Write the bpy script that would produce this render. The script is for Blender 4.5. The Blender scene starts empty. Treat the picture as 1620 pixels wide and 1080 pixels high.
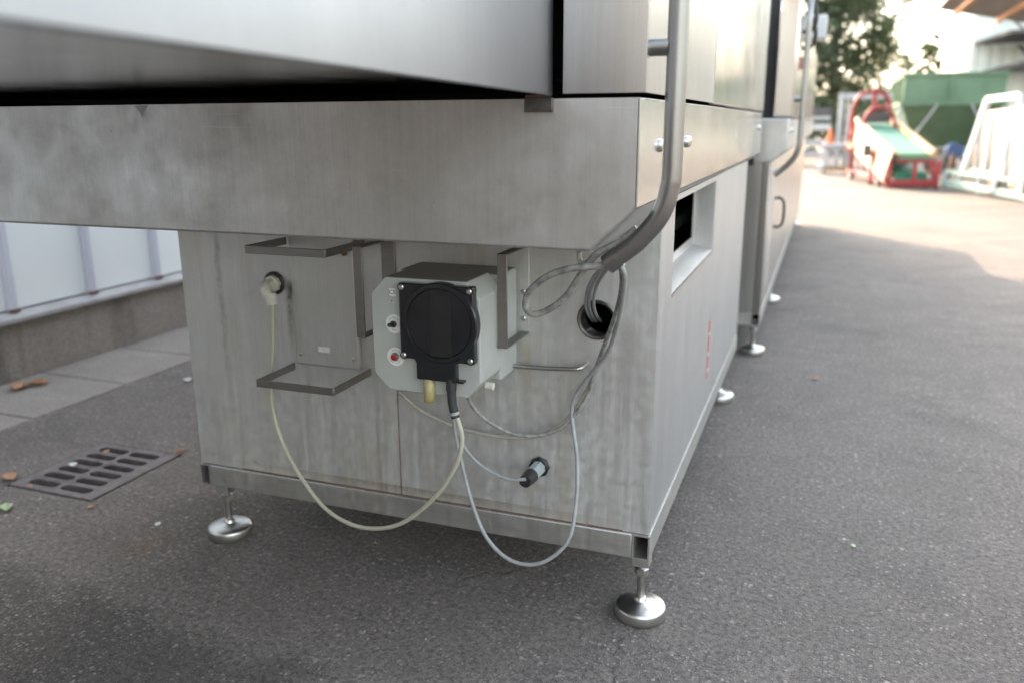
import bpy, bmesh, math, random
from mathutils import Vector, Matrix, Euler
random.seed(7)
SC = bpy.context.scene
COL = SC.collection

# ------------------------------------------------------------------ camera
cam_data = bpy.data.cameras.new('camera')
cam = bpy.data.objects.new('camera', cam_data)
COL.objects.link(cam)
SC.camera = cam
cam_data.sensor_width = 36.0
cam_data.lens = 29.23
cam_data.clip_start = 0.02
cam_data.clip_end = 3000
YAW, PITCH, ROLL = math.radians(20.34), math.radians(14.71), math.radians(-0.26)
cam.location = (0.2537, -1.4195, 0.95)
fw = Vector((-math.sin(YAW) * math.cos(PITCH), math.cos(YAW) * math.cos(PITCH), -math.sin(PITCH)))
rt = Vector((math.cos(YAW), math.sin(YAW), 0))
up = rt.cross(fw)
r2 = rt * math.cos(ROLL) + up * math.sin(ROLL)
u2 = -rt * math.sin(ROLL) + up * math.cos(ROLL)
cam.rotation_euler = Matrix((r2, u2, -fw)).transposed().to_euler()
cam_data.dof.use_dof = True
cam_data.dof.focus_distance = 1.38
cam_data.dof.aperture_fstop = 2.8
cam_data.dof.aperture_blades = 0

# ------------------------------------------------------------------ sky, sun, exposure
SUN_AZ = Vector((-0.577, 0.817, 0)).normalized()      # horizontal direction towards the sun
SUN_EL = math.radians(25)
world = bpy.data.worlds.new('World')
SC.world = world
world.use_nodes = True
wn = world.node_tree
bg = wn.nodes['Background']
sky = wn.nodes.new('ShaderNodeTexSky')
sky.sky_type = 'NISHITA'
sky.sun_disc = False
sky.sun_elevation = SUN_EL
sky.sun_rotation = math.atan2(SUN_AZ.x, SUN_AZ.y)
sky.air_density = 1.6
sky.dust_density = 4.0
sky.ozone_density = 1.0
hs = wn.nodes.new('ShaderNodeHueSaturation')      # hazy, milky sky
hs.inputs['Saturation'].default_value = 0.52
wn.links.new(sky.outputs[0], hs.inputs['Color'])
wn.links.new(hs.outputs[0], bg.inputs[0])
bg.inputs[1].default_value = 0.15
sun_data = bpy.data.lights.new('sun', 'SUN')
sun_data.energy = 2.0
sun_data.angle = math.radians(0.53)
sun_data.color = (1.0, 0.71, 0.46)
sun = bpy.data.objects.new('sun', sun_data)
COL.objects.link(sun)
to_sun = SUN_AZ * math.cos(SUN_EL) + Vector((0, 0, math.sin(SUN_EL)))
sun.rotation_euler = to_sun.to_track_quat('Z', 'Y').to_euler()
sun.location = (-10, 15, 20)
SC.view_settings.view_transform = 'Standard'
SC.view_settings.look = 'None'
SC.view_settings.gamma = 1.0
SC.view_settings.use_curve_mapping = False
SC.view_settings.exposure = 2.72
SC.render.engine = 'CYCLES'
SC.render.resolution_x, SC.render.resolution_y = 1024, 682


# ------------------------------------------------------------------ materials
def mat(name):
    m = bpy.data.materials.new(name)
    m.use_nodes = True
    n = m.node_tree.nodes
    return m, n, m.node_tree.links, n['Principled BSDF']


def noise(n, l, vec, scale, detail=4, rough=0.55, sc3=None):
    t = n.new('ShaderNodeTexNoise')
    t.inputs['Scale'].default_value = scale
    t.inputs['Detail'].default_value = detail
    t.inputs['Roughness'].default_value = rough
    if sc3:
        mp = n.new('ShaderNodeMapping')
        mp.inputs['Scale'].default_value = sc3
        l.new(vec, mp.inputs['Vector'])
        vec = mp.outputs[0]
    l.new(vec, t.inputs['Vector'])
    return t.outputs['Fac']


def ramp(n, l, fac, p0, p1, c0=(0, 0, 0, 1), c1=(1, 1, 1, 1)):
    r = n.new('ShaderNodeValToRGB')
    r.color_ramp.elements[0].position = p0
    r.color_ramp.elements[1].position = p1
    r.color_ramp.elements[0].color = c0
    r.color_ramp.elements[1].color = c1
    l.new(fac, r.inputs[0])
    return r.outputs[0]


def mixc(n, l, fac, a, b):
    m = n.new('ShaderNodeMix')
    m.data_type = 'RGBA'
    if isinstance(fac, (int, float)):
        m.inputs[0].default_value = fac
    else:
        l.new(fac, m.inputs[0])
    for i, v in ((6, a), (7, b)):
        if isinstance(v, tuple):
            m.inputs[i].default_value = (v[0], v[1], v[2], 1)
        else:
            l.new(v, m.inputs[i])
    return m.outputs[2]


def mathn(n, l, op, a, b):
    m = n.new('ShaderNodeMath')
    m.operation = op
    for i, v in ((0, a), (1, b)):
        if isinstance(v, (int, float)):
            m.inputs[i].default_value = v
        else:
            l.new(v, m.inputs[i])
    return m.outputs[0]


def bump(n, l, h, strength, dist, bsdf, prev=None):
    b = n.new('ShaderNodeBump')
    b.inputs['Strength'].default_value = strength
    b.inputs['Distance'].default_value = dist
    l.new(h, b.inputs['Height'])
    if prev is not None:
        l.new(prev, b.inputs['Normal'])
    l.new(b.outputs[0], bsdf.inputs['Normal'])
    return b.outputs[0]


def pos(n):
    return n.new('ShaderNodeNewGeometry').outputs['Position']


def simple(name, col, rough=0.5, metal=0.0, var=0.12, vscale=12, bmp=0.0, bscale=60, spec=0.5, coat=0.0):
    m, n, l, b = mat(name)
    p = pos(n)
    f = noise(n, l, p, vscale, 5)
    dark = tuple(c * (1 - var) for c in col)
    lite = tuple(min(1, c * (1 + var)) for c in col)
    l.new(mixc(n, l, ramp(n, l, f, 0.3, 0.7), dark, lite), b.inputs['Base Color'])
    b.inputs['Metallic'].default_value = metal
    b.inputs['Roughness'].default_value = rough
    b.inputs['Specular IOR Level'].default_value = spec
    b.inputs['Coat Weight'].default_value = coat
    if bmp:
        bump(n, l, noise(n, l, p, bscale, 4), bmp, 0.002, b)
    return m


def steel(name, base=(0.665, 0.66, 0.65), rough=0.34, stain=0.3, smudge=0.5, deposit=0.0, brush=0.25, axis='z', wave=0.0, yellow=0.0, dust=0.0, drips=()):
    """brushed stainless steel: grain lines along `axis`, water streaks, smudges, chalky deposit"""
    m, n, l, b = mat(name)
    p = pos(n)
    fine = (700, 700, 6) if axis == 'z' else ((700, 6, 700) if axis == 'y' else (6, 700, 700))
    strk = (38, 38, 1.1) if axis == 'z' else ((38, 1.1, 38) if axis == 'y' else (1.1, 38, 38))
    g = noise(n, l, p, 1.0, 3, 0.6, fine)
    s = noise(n, l, p, 1.0, 5, 0.65, strk)
    c = noise(n, l, p, 4.5, 6, 0.62)
    d = noise(n, l, p, 55, 4, 0.7)
    col = mixc(n, l, ramp(n, l, s, 0.35, 0.7), tuple(v * (1 - stain * 0.5) for v in base), base)
    col = mixc(n, l, mathn(n, l, 'MULTIPLY', ramp(n, l, c, 0.42, 0.68), smudge), col, tuple(v * f for v, f in zip(base, (0.66, 0.62, 0.57))))
    col = mixc(n, l, mathn(n, l, 'MULTIPLY', g, 0.25), col, tuple(v * 0.75 for v in base))
    # small specks
    v = n.new('ShaderNodeTexVoronoi')
    v.inputs['Scale'].default_value = 34
    l.new(p, v.inputs['Vector'])
    spk = ramp(n, l, v.outputs['Distance'], 0.035, 0.07, (1, 1, 1, 1), (0, 0, 0, 1))
    spk = mathn(n, l, 'MULTIPLY', spk, ramp(n, l, noise(n, l, p, 9, 3), 0.5, 0.62))
    col = mixc(n, l, mathn(n, l, 'MULTIPLY', spk, 0.55), col, (0.10, 0.085, 0.07))
    # chalky scuffs and fine mottling
    mo = ramp(n, l, noise(n, l, p, 130, 4, 0.75), 0.35, 0.7)
    col = mixc(n, l, mathn(n, l, 'MULTIPLY', mo, 0.10 + 0.25 * smudge), col, tuple(v * 0.72 for v in base))
    sf = mathn(n, l, 'MULTIPLY', ramp(n, l, noise(n, l, p, 1.0, 6, 0.7, (22, 22, 9)), 0.62, 0.72), ramp(n, l, noise(n, l, p, 5.0, 3), 0.5, 0.65))
    col = mixc(n, l, mathn(n, l, 'MULTIPLY', sf, 0.5 * smudge), col, (0.75, 0.75, 0.74))
    r = mathn(n, l, 'ADD', mathn(n, l, 'MULTIPLY', c, 0.16), rough - 0.08)
    r = mathn(n, l, 'ADD', r, mathn(n, l, 'MULTIPLY', s, 0.08))
    if deposit:
        w = noise(n, l, p, 1.0, 7, 0.75, (70, 70, 2.0))
        w2 = noise(n, l, p, 3.0, 5, 0.6)
        w = mathn(n, l, 'ADD', mathn(n, l, 'MULTIPLY', w, 0.65), mathn(n, l, 'MULTIPLY', w2, 0.35))
        dep = mathn(n, l, 'MULTIPLY', mathn(n, l, 'ADD', mathn(n, l, 'MULTIPLY', ramp(n, l, w, 0.40, 0.66), 0.66), 0.24), deposit)
        dep = mathn(n, l, 'MULTIPLY', dep, mathn(n, l, 'ADD', ramp(n, l, d, 0.3, 0.65), 0.35))
        dc = mixc(n, l, ramp(n, l, noise(n, l, p, 3.2, 3), 0.45, 0.65), (0.60, 0.615, 0.61), (0.55, 0.545, 0.51))
        col = mixc(n, l, dep, col, dc)
        l.new(mathn(n, l, 'SUBTRACT', 1.0, mathn(n, l, 'MULTIPLY', dep, 0.8)), b.inputs['Metallic'])
        r = mathn(n, l, 'ADD', r, mathn(n, l, 'MULTIPLY', dep, 0.25))
    else:
        b.inputs['Metallic'].default_value = 1.0
    if dust:
        q = noise(n, l, p, 11.0, 8, 0.72)
        du = mathn(n, l, 'MULTIPLY', ramp(n, l, q, 0.34, 0.70), dust)
        col = mixc(n, l, du, col, mixc(n, l, ramp(n, l, d, 0.35, 0.65), (0.36, 0.35, 0.33), (0.46, 0.455, 0.44)))
        l.new(mathn(n, l, 'SUBTRACT', 1.0, mathn(n, l, 'MULTIPLY', du, 0.7)), b.inputs['Metallic'])
        r = mathn(n, l, 'ADD', r, mathn(n, l, 'MULTIPLY', du, 0.2))
        # hair scratches
        for rot, amt in ((0.35, 0.4), (-0.9, 0.3)):
            mp = n.new('ShaderNodeMapping')
            mp.inputs['Rotation'].default_value = (0, rot, 0)
            mp.inputs['Scale'].default_value = (3, 3, 260)
            l.new(p, mp.inputs['Vector'])
            sn = n.new('ShaderNodeTexNoise')
            sn.inputs['Scale'].default_value = 1.0
            sn.inputs['Detail'].default_value = 2
            l.new(mp.outputs[0], sn.inputs['Vector'])
            sm = mathn(n, l, 'MULTIPLY', ramp(n, l, sn.outputs['Fac'], 0.70, 0.73), ramp(n, l, noise(n, l, p, 6, 3), 0.55, 0.62))
            col = mixc(n, l, mathn(n, l, 'MULTIPLY', sm, amt), col, (0.78, 0.78, 0.76))
    if drips:
        sx = n.new('ShaderNodeSeparateXYZ')
        l.new(p, sx.inputs[0])
        wob = mathn(n, l, 'MULTIPLY', mathn(n, l, 'SUBTRACT', noise(n, l, p, 22, 4), 0.5), 0.02)
        for (x0, w0, zt, zb, dc_, am) in drips:
            dxn = mathn(n, l, 'ABSOLUTE', mathn(n, l, 'ADD', mathn(n, l, 'SUBTRACT', sx.outputs[0], x0), wob), 0)
            mx_ = ramp(n, l, mathn(n, l, 'DIVIDE', dxn, w0 * 2), 0.1, 0.5, (1, 1, 1, 1), (0, 0, 0, 1))
            tz = mathn(n, l, 'DIVIDE', mathn(n, l, 'SUBTRACT', sx.outputs[2], zb), zt - zb)
            rz = n.new('ShaderNodeValToRGB')
            ce_ = rz.color_ramp.elements
            ce_[0].position, ce_[0].color = 0.0, (0, 0, 0, 1)
            ce_[1].position, ce_[1].color = 1.0, (0, 0, 0, 1)
            e2 = ce_.new(0.9)
            e2.color = (1, 1, 1, 1)
            l.new(tz, rz.inputs[0])
            fm = mathn(n, l, 'MULTIPLY', mathn(n, l, 'MULTIPLY', mx_, rz.outputs[0]), mathn(n, l, 'MULTIPLY', ramp(n, l, d, 0.2, 0.6), am))
            col = mixc(n, l, fm, col, dc_)
    if yellow:
        yl = ramp(n, l, noise(n, l, p, 1.0, 4, 0.6, (16, 16, 2.2)), 0.56, 0.72)
        col = mixc(n, l, mathn(n, l, 'MULTIPLY', yl, yellow), col, (0.40, 0.31, 0.17))
    hb = noise(n, l, p, 1.0, 2, 0.5, (430, 430, 7) if axis == 'z' else ((430, 7, 430) if axis == 'y' else (7, 430, 430)))
    col = mixc(n, l, mathn(n, l, 'MULTIPLY', ramp(n, l, hb, 0.42, 0.72), 0.10), col, (0.16, 0.155, 0.15))
    l.new(col, b.inputs['Base Color'])
    l.new(r, b.inputs['Roughness'])
    nb = bump(n, l, g, brush, 0.0004, b)
    if wave:
        nb2 = n.new('ShaderNodeBump')
        nb2.inputs['Strength'].default_value = wave
        nb2.inputs['Distance'].default_value = 0.02
        l.new(noise(n, l, p, 2.2, 2, 0.4), nb2.inputs['Height'])
        l.new(nb, nb2.inputs['Normal'])
        l.new(nb2.outputs[0], b.inputs['Normal'])
    return m


M = {}
M['steel_band'] = steel('brushed_steel_trough', rough=0.36, smudge=0.6, stain=0.25, dust=0.55)
M['steel_front'] = steel('stained_steel_front', rough=0.42, deposit=0.75, smudge=0.5, stain=0.3, yellow=0.3, drips=((-.762, .012, .64, .47, (.07, .055, .04), .9), (-.219, .014, .30, .20, (.62, .62, .58), .7), (-.245, .016, .56, .38, (.40, .31, .16), .6), (-.50, .5, .222, .198, (.26, .18, .09), .7), (-.88, .02, .60, .21, (.66, .67, .64), .5), (-.935, .012, .76, .22, (.16, .15, .14), .5), (-.60, .015, .44, .21, (.64, .64, .60), .45), (-.05, .02, .62, .3, (.2, .19, .18), .4)))
M['steel_side'] = steel('bright_steel_side', base=(0.66, 0.655, 0.65), rough=0.27, smudge=0.15, stain=0.15, wave=0.1)
M['steel_low'] = steel('matte_steel_side', base=(0.60, 0.605, 0.62), rough=0.40, smudge=0.2, stain=0.12, deposit=0.10)
M['steel_corner'] = steel('corner_steel', base=(0.66, 0.655, 0.65), rough=0.33, smudge=0.3, stain=0.12, wave=0.1)
M['steel_upper'] = steel('polished_steel_upper', base=(0.70, 0.70, 0.70), rough=0.16, smudge=0.15, stain=0.12, wave=0.18)
M['steel_infeed'] = steel('infeed_steel', base=(0.335, 0.352, 0.40), rough=0.28, smudge=0.12, stain=0.1, wave=0.08)
M['steel_plate'] = steel('plain_steel_plate', base=(0.58, 0.575, 0.56), rough=0.45, smudge=0.3, stain=0.1, deposit=0.6)
M['steel_trough_side'] = steel('trough_side_steel', base=(0.72, 0.715, 0.71), rough=0.2, smudge=0.12, stain=0.1, wave=0.3)
M['steel_mirror'] = steel('mirror_steel_underside', base=(0.72, 0.69, 0.65), rough=0.10, smudge=0.3, stain=0.3, brush=0.05, axis='y')
M['steel_rail'] = steel('steel_rail', base=(0.5, 0.49, 0.47), rough=0.42, deposit=0.35, smudge=0.4, axis='x', yellow=0.15)
M['steel_pipe'] = steel('steel_conduit', base=(0.36, 0.355, 0.35), rough=0.3, smudge=0.4)
M['steel_strap'] = steel('steel_strap', base=(0.30, 0.285, 0.27), rough=0.42, smudge=0.3, axis='x')
M['chrome'] = simple('chrome_foot', (0.58, 0.57, 0.55), 0.34, 1.0, 0.1, 30, 0.1, 90)
M['rod'] = simple('steel_rod', (0.5, 0.48, 0.46), 0.32, 1.0, 0.15, 40)
M['rust'] = simple('rusty_steel', (0.19, 0.11, 0.075), 0.7, 0.3, 0.4, 60, 0.4)
M['black'] = simple('black_plastic', (0.018, 0.018, 0.019), 0.4, 0, 0.3, 40)
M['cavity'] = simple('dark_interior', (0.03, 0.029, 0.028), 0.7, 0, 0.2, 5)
M['rubber'] = simple('black_rubber', (0.025, 0.025, 0.026), 0.65, 0, 0.3, 20)
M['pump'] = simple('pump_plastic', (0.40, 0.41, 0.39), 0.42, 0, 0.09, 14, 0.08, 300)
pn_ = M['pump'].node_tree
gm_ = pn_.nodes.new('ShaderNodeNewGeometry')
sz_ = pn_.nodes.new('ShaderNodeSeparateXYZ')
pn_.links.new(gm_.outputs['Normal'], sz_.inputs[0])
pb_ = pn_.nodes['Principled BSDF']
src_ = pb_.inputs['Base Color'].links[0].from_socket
gf_ = mathn(pn_.nodes, pn_.links, 'MULTIPLY', ramp(pn_.nodes, pn_.links, sz_.outputs[2], 0.75, 0.95), 0.85)      # grime on top, with the shade under the trough painted in
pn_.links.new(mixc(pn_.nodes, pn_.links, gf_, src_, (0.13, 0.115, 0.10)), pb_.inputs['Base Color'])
M['smoked'] = simple('smoked_cover', (0.012, 0.013, 0.015), 0.22, 0, 0.35, 18, coat=0.2)
M['smoked_lite'] = simple('smoked_roller', (0.017, 0.017, 0.017), 0.3, 0, 0.2, 30)
M['white_plastic'] = simple('white_plastic', (0.62, 0.60, 0.52), 0.45, 0, 0.08, 60)
M['cable'] = simple('grey_cable', (0.29, 0.30, 0.305), 0.45, 0, 0.14, 55)
M['cable_dirty'] = simple('dirty_grey_cable', (0.25, 0.245, 0.23), 0.55, 0, 0.45, 90)
M['cable_pale'] = simple('pale_tube', (0.36, 0.34, 0.30), 0.4, 0, 0.1, 50)
M['soot'] = simple('dark_stained_steel', (0.13, 0.12, 0.115), 0.45, 0.9, 0.3, 60)
M['label'] = simple('paper_label', (0.72, 0.72, 0.70), 0.5, 0, 0.05, 40)
M['ink'] = simple('black_ink', (0.03, 0.03, 0.03), 0.6, 0, 0.1, 40)
M['red_button'] = simple('red_button', (0.36, 0.012, 0.016), 0.3, 0, 0.1, 40)
M['red_tape'] = simple('red_tape', (0.62, 0.06, 0.08), 0.5, 0, 0.15, 80)
M['grey_nut'] = simple('grey_nut', (0.33, 0.37, 0.37), 0.45, 0, 0.1, 60)
# translucent hose
m, n, l, b = mat('clear_hose')
b.inputs['Base Color'].default_value = (0.44, 0.43, 0.335, 1)
b.inputs['Roughness'].default_value = 0.3
b.inputs['Subsurface Weight'].default_value = 0.4
b.inputs['Subsurface Radius'].default_value = (0.006, 0.006, 0.004)
b.inputs['Subsurface Scale'].default_value = 1.0
M['hose'] = m
m, n, l, b = mat('amber_hose')
b.inputs['Base Color'].default_value = (0.62, 0.52, 0.26, 1)
b.inputs['Roughness'].default_value = 0.3
b.inputs['Transmission Weight'].default_value = 0.35
M['amber'] = m


def asphalt():
    m, n, l, b = mat('asphalt')
    p = pos(n)
    big = noise(n, l, p, 0.7, 5, 0.6)
    mid = noise(n, l, p, 9, 6, 0.7)
    grain = noise(n, l, p, 85, 5, 0.75)
    fine = noise(n, l, p, 320, 3, 0.7)
    col = mixc(n, l, ramp(n, l, big, 0.3, 0.7), (0.215, 0.185, 0.166), (0.335, 0.297, 0.270))
    col = mixc(n, l, mathn(n, l, 'MULTIPLY', ramp(n, l, mid, 0.42, 0.7), 0.55), col, (0.18, 0.163, 0.15))
    # worn, darker area with a ragged border and an oily film on the near left
    sep0 = n.new('ShaderNodeSeparateXYZ')
    l.new(p, sep0.inputs[0])
    e = mathn(n, l, 'ADD', sep0.outputs[1], mathn(n, l, 'MULTIPLY', sep0.outputs[0], 0.12))
    e = mathn(n, l, 'ADD', e, mathn(n, l, 'MULTIPLY', mathn(n, l, 'SUBTRACT', noise(n, l, p, 5.5, 6, 0.7), 0.5), 0.42))
    dark = ramp(n, l, mathn(n, l, 'ADD', e, 1.0), 0.55, 0.62, (1, 1, 1, 1), (0, 0, 0, 1))
    xm = ramp(n, l, mathn(n, l, 'ADD', sep0.outputs[0], 1.0), 0.55, 1.0, (1, 1, 1, 1), (0, 0, 0, 1))
    dark = mathn(n, l, 'MULTIPLY', dark, xm)
    col = mixc(n, l, mathn(n, l, 'MULTIPLY', dark, 0.55), col, (0.10, 0.094, 0.088))
    rim = ramp(n, l, mathn(n, l, 'ABSOLUTE', mathn(n, l, 'ADD', e, 0.36), 0), 0.0, 0.10, (1, 1, 1, 1), (0, 0, 0, 1))
    col = mixc(n, l, mathn(n, l, 'MULTIPLY', mathn(n, l, 'MULTIPLY', rim, xm), 0.35), col, (0.36, 0.33, 0.30))
    oil = ramp(n, l, noise(n, l, p, 2.1, 6, 0.6), 0.52, 0.66)
    # fine cracks with a ragged course
    wv = n.new('ShaderNodeTexNoise')
    wv.inputs['Scale'].default_value = 3.0
    wv.inputs['Detail'].default_value = 5
    l.new(p, wv.inputs['Vector'])
    ws1 = n.new('ShaderNodeVectorMath')
    ws1.operation = 'SCALE'
    ws1.inputs['Scale'].default_value = 0.5
    l.new(wv.outputs['Color'], ws1.inputs[0])
    ws2 = n.new('ShaderNodeVectorMath')
    ws2.operation = 'ADD'
    l.new(p, ws2.inputs[0])
    l.new(ws1.outputs[0], ws2.inputs[1])
    vc = n.new('ShaderNodeTexVoronoi')
    vc.feature = 'DISTANCE_TO_EDGE'
    vc.inputs['Scale'].default_value = 0.9
    l.new(ws2.outputs[0], vc.inputs['Vector'])
    crack = mathn(n, l, 'MULTIPLY', ramp(n, l, vc.outputs['Distance'], 0.002, 0.006, (1, 1, 1, 1), (0, 0, 0, 1)), ramp(n, l, noise(n, l, p, 1.3, 2), 0.48, 0.56))
    col = mixc(n, l, mathn(n, l, 'MULTIPLY', oil, 0.5), col, (0.13, 0.118, 0.11))
    # rust stain
    d = n.new('ShaderNodeVectorMath')
    d.operation = 'DISTANCE'
    d.inputs[1].default_value = (-1.17, -0.07, 0)
    l.new(p, d.inputs[0])
    rs = ramp(n, l, mathn(n, l, 'ADD', d.outputs['Value'], mathn(n, l, 'MULTIPLY', mid, 0.09)), 0.05, 0.12, (1, 1, 1, 1), (0, 0, 0, 1))
    col = mixc(n, l, mathn(n, l, 'MULTIPLY', rs, 0.45), col, (0.26, 0.15, 0.07))
    # binder between the stones, then the stones themselves in three sizes
    col = mixc(n, l, ramp(n, l, grain, 0.38, 0.58), mixc(n, l, 0.7, col, (0.05, 0.044, 0.040)), col)
    col = mixc(n, l, ramp(n, l, fine, 0.25, 0.75), mixc(n, l, 0.35, col, (0.03, 0.03, 0.03)), col)
    patch = mathn(n, l, 'ADD', mathn(n, l, 'MULTIPLY', ramp(n, l, noise(n, l, p, 4.0, 5, 0.65), 0.35, 0.62), 0.65), 0.35)
    h = mathn(n, l, 'ADD', fine, mathn(n, l, 'MULTIPLY', grain, 1.6))
    h = mathn(n, l, 'SUBTRACT', h, mathn(n, l, 'MULTIPLY', crack, 0.9))
    for sc, thr, lo, amt, w in ((210, 0.36, 0.52, 0.50, (0.46, 0.44, 0.425)), (105, 0.30, 0.66, 0.72, (0.52, 0.50, 0.48)), (48, 0.16, 0.78, 0.95, (0.58, 0.555, 0.53))):
        v = n.new('ShaderNodeTexVoronoi')
        v.inputs['Scale'].default_value = sc
        dist = n.new('ShaderNodeVectorMath')
        dist.operation = 'ADD'
        nz = n.new('ShaderNodeTexNoise')
        nz.inputs['Scale'].default_value = sc * 1.3
        l.new(p, nz.inputs['Vector'])
        sc_ = n.new('ShaderNodeVectorMath')
        sc_.operation = 'SCALE'
        sc_.inputs['Scale'].default_value = 0.7 / sc
        l.new(nz.outputs['Color'], sc_.inputs[0])
        l.new(p, dist.inputs[0])
        l.new(sc_.outputs[0], dist.inputs[1])
        l.new(dist.outputs[0], v.inputs['Vector'])
        sep = n.new('ShaderNodeSeparateColor')
        l.new(v.outputs['Color'], sep.inputs[0])
        chip = mathn(n, l, 'MULTIPLY', ramp(n, l, v.outputs['Distance'], thr, thr + 0.14, (1, 1, 1, 1), (0, 0, 0, 1)), ramp(n, l, sep.outputs[0], lo, lo + 0.25))
        tint = mixc(n, l, sep.outputs[1], w, (w[0] * 0.75, w[1] * 0.66, w[2] * 0.6))
        col = mixc(n, l, mathn(n, l, 'MULTIPLY', mathn(n, l, 'MULTIPLY', chip, patch), amt), col, tint)
        h = mathn(n, l, 'ADD', h, mathn(n, l, 'MULTIPLY', chip, 0.8))
    col = mixc(n, l, mathn(n, l, 'MULTIPLY', crack, 0.32), col, (0.06, 0.054, 0.05))
    l.new(col, b.inputs['Base Color'])
    b.inputs['Roughness'].default_value = 0.78
    b.inputs['Specular IOR Level'].default_value = 0.28
    bump(n, l, mathn(n, l, 'ADD', h, mathn(n, l, 'MULTIPLY', mid, 2.0)), 0.9, 0.004, b)
    return m


def concrete(name, c0, c1, streak=0.0):
    m, n, l, b = mat(name)
    p = pos(n)
    a = noise(n, l, p, 3.5, 6, 0.65)
    f = noise(n, l, p, 110, 4, 0.7)
    col = mixc(n, l, ramp(n, l, a, 0.3, 0.7), c0, c1)
    col = mixc(n, l, ramp(n, l, f, 0.3, 0.6), tuple(v * 0.6 for v in c0), col)
    if streak:
        s = ramp(n, l, noise(n, l, p, 1.0, 4, 0.6, (5, 5, 0.8)), 0.5, 0.72)
        col = mixc(n, l, mathn(n, l, 'MULTIPLY', s, streak), col, (0.045, 0.04, 0.036))
    l.new(col, b.inputs['Base Color'])
    b.inputs['Roughness'].default_value = 0.85
    bump(n, l, f, 0.5, 0.003, b)
    return m


M['added_hall_clad'] = simple('added_hall_cladding', (0.15, 0.13, 0.11), 0.8, 0, 0.2, 2)
M['asphalt'] = asphalt()
M['plinth'] = concrete('concrete_plinth', (0.26, 0.23, 0.205), (0.37, 0.335, 0.305), 0.7)
M['slab'] = concrete('concrete_slab', (0.24, 0.212, 0.19), (0.36, 0.325, 0.29))
M['panel_white'] = simple('white_panel', (0.86, 0.89, 0.89), 0.3, 0, 0.03, 2)
M['mullion'] = simple('lavender_trim', (0.62, 0.63, 0.72), 0.4, 0, 0.04, 8)
M['sill'] = simple('zinc_sill', (0.42, 0.41, 0.41), 0.5, 0.3, 0.15, 14)
M['iron'] = simple('cast_iron', (0.15, 0.13, 0.128), 0.62, 0.35, 0.3, 30, 0.5, 120)
M['pit'] = simple('drain_pit', (0.012, 0.011, 0.010), 0.9, 0, 0.3, 20)
M['leaf_brown'] = simple('dry_leaf', (0.36, 0.19, 0.10), 0.6, 0, 0.35, 60)
M['leaf_green'] = simple('pale_green_leaf', (0.33, 0.42, 0.24), 0.5, 0, 0.2, 60)
M['scrap'] = simple('white_scrap', (0.62, 0.62, 0.6), 0.5, 0, 0.1, 60)
M['red_paint'] = simple('red_paint', (0.30, 0.028, 0.034), 0.42, 0, 0.25, 6)
M['belt'] = simple('mint_belt', (0.08, 0.24, 0.18), 0.75, 0, 0.12, 6)
M['green_dark'] = simple('green_belt_return', (0.02, 0.20, 0.12), 0.5, 0, 0.15, 6)
M['green_paint'] = simple('green_paint', (0.115, 0.20, 0.12), 0.5, 0, 0.2, 2)
M['wood'] = simple('pale_board', (0.42, 0.30, 0.17), 0.6, 0, 0.15, 10)
M['galv'] = simple('galvanised_steel', (0.40, 0.41, 0.42), 0.5, 0.4, 0.15, 10)
M['white_paint'] = simple('white_paint', (0.52, 0.53, 0.54), 0.4, 0, 0.05, 5)
M['sheet_white'] = simple('white_sheet', (0.31, 0.30, 0.28), 0.5, 0, 0.12, 4)
M['mint_paint'] = simple('pale_mint_paint', (0.26, 0.36, 0.32), 0.5, 0, 0.1, 5)
M['orange'] = simple('orange_plastic', (0.60, 0.16, 0.05), 0.5, 0, 0.1, 10)
M['hall'] = simple('hall_cladding', (0.74, 0.77, 0.71), 0.5, 0, 0.06, 1.5)
M['dark_steel'] = simple('dark_steel', (0.10, 0.095, 0.095), 0.6, 0.2, 0.2, 5)
M['roof_under'] = simple('canopy_boards', (0.17, 0.15, 0.145), 0.75, 0, 0.25, 4)
M['rafter'] = simple('orange_rafter', (0.40, 0.19, 0.09), 0.7, 0, 0.15, 4)
M['blue_paint'] = simple('blue_paint', (0.05, 0.10, 0.22), 0.4, 0, 0.1, 5)
M['bark'] = simple('bark', (0.07, 0.055, 0.04), 0.9, 0, 0.3, 8, 0.6, 20)


def leafmat(name, c0, c1):
    m, n, l, b = mat(name)
    p = pos(n)
    col = mixc(n, l, ramp(n, l, noise(n, l, p, 1.1, 4), 0.35, 0.65), c0, c1)
    l.new(col, b.inputs['Base Color'])
    b.inputs['Roughness'].default_value = 0.5
    tr = n.new('ShaderNodeBsdfTranslucent')
    l.new(mixc(n, l, 0.5, col, (0.12, 0.17, 0.03)), tr.inputs[0])
    mx = n.new('ShaderNodeMixShader')
    mx.inputs[0].default_value = 0.35
    l.new(b.outputs[0], mx.inputs[1])
    l.new(tr.outputs[0], mx.inputs[2])
    l.new(mx.outputs[0], n['Material Output'].inputs[0])
    return m


M['foliage'] = leafmat('foliage', (0.075, 0.10, 0.06), (0.115, 0.14, 0.085))
M['foliage2'] = leafmat('foliage_light', (0.05, 0.075, 0.028), (0.085, 0.11, 0.045))
M['conifer'] = leafmat('conifer', (0.03, 0.045, 0.022), (0.05, 0.065, 0.03))


# ------------------------------------------------------------------ mesh helpers
ORG = {}


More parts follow.
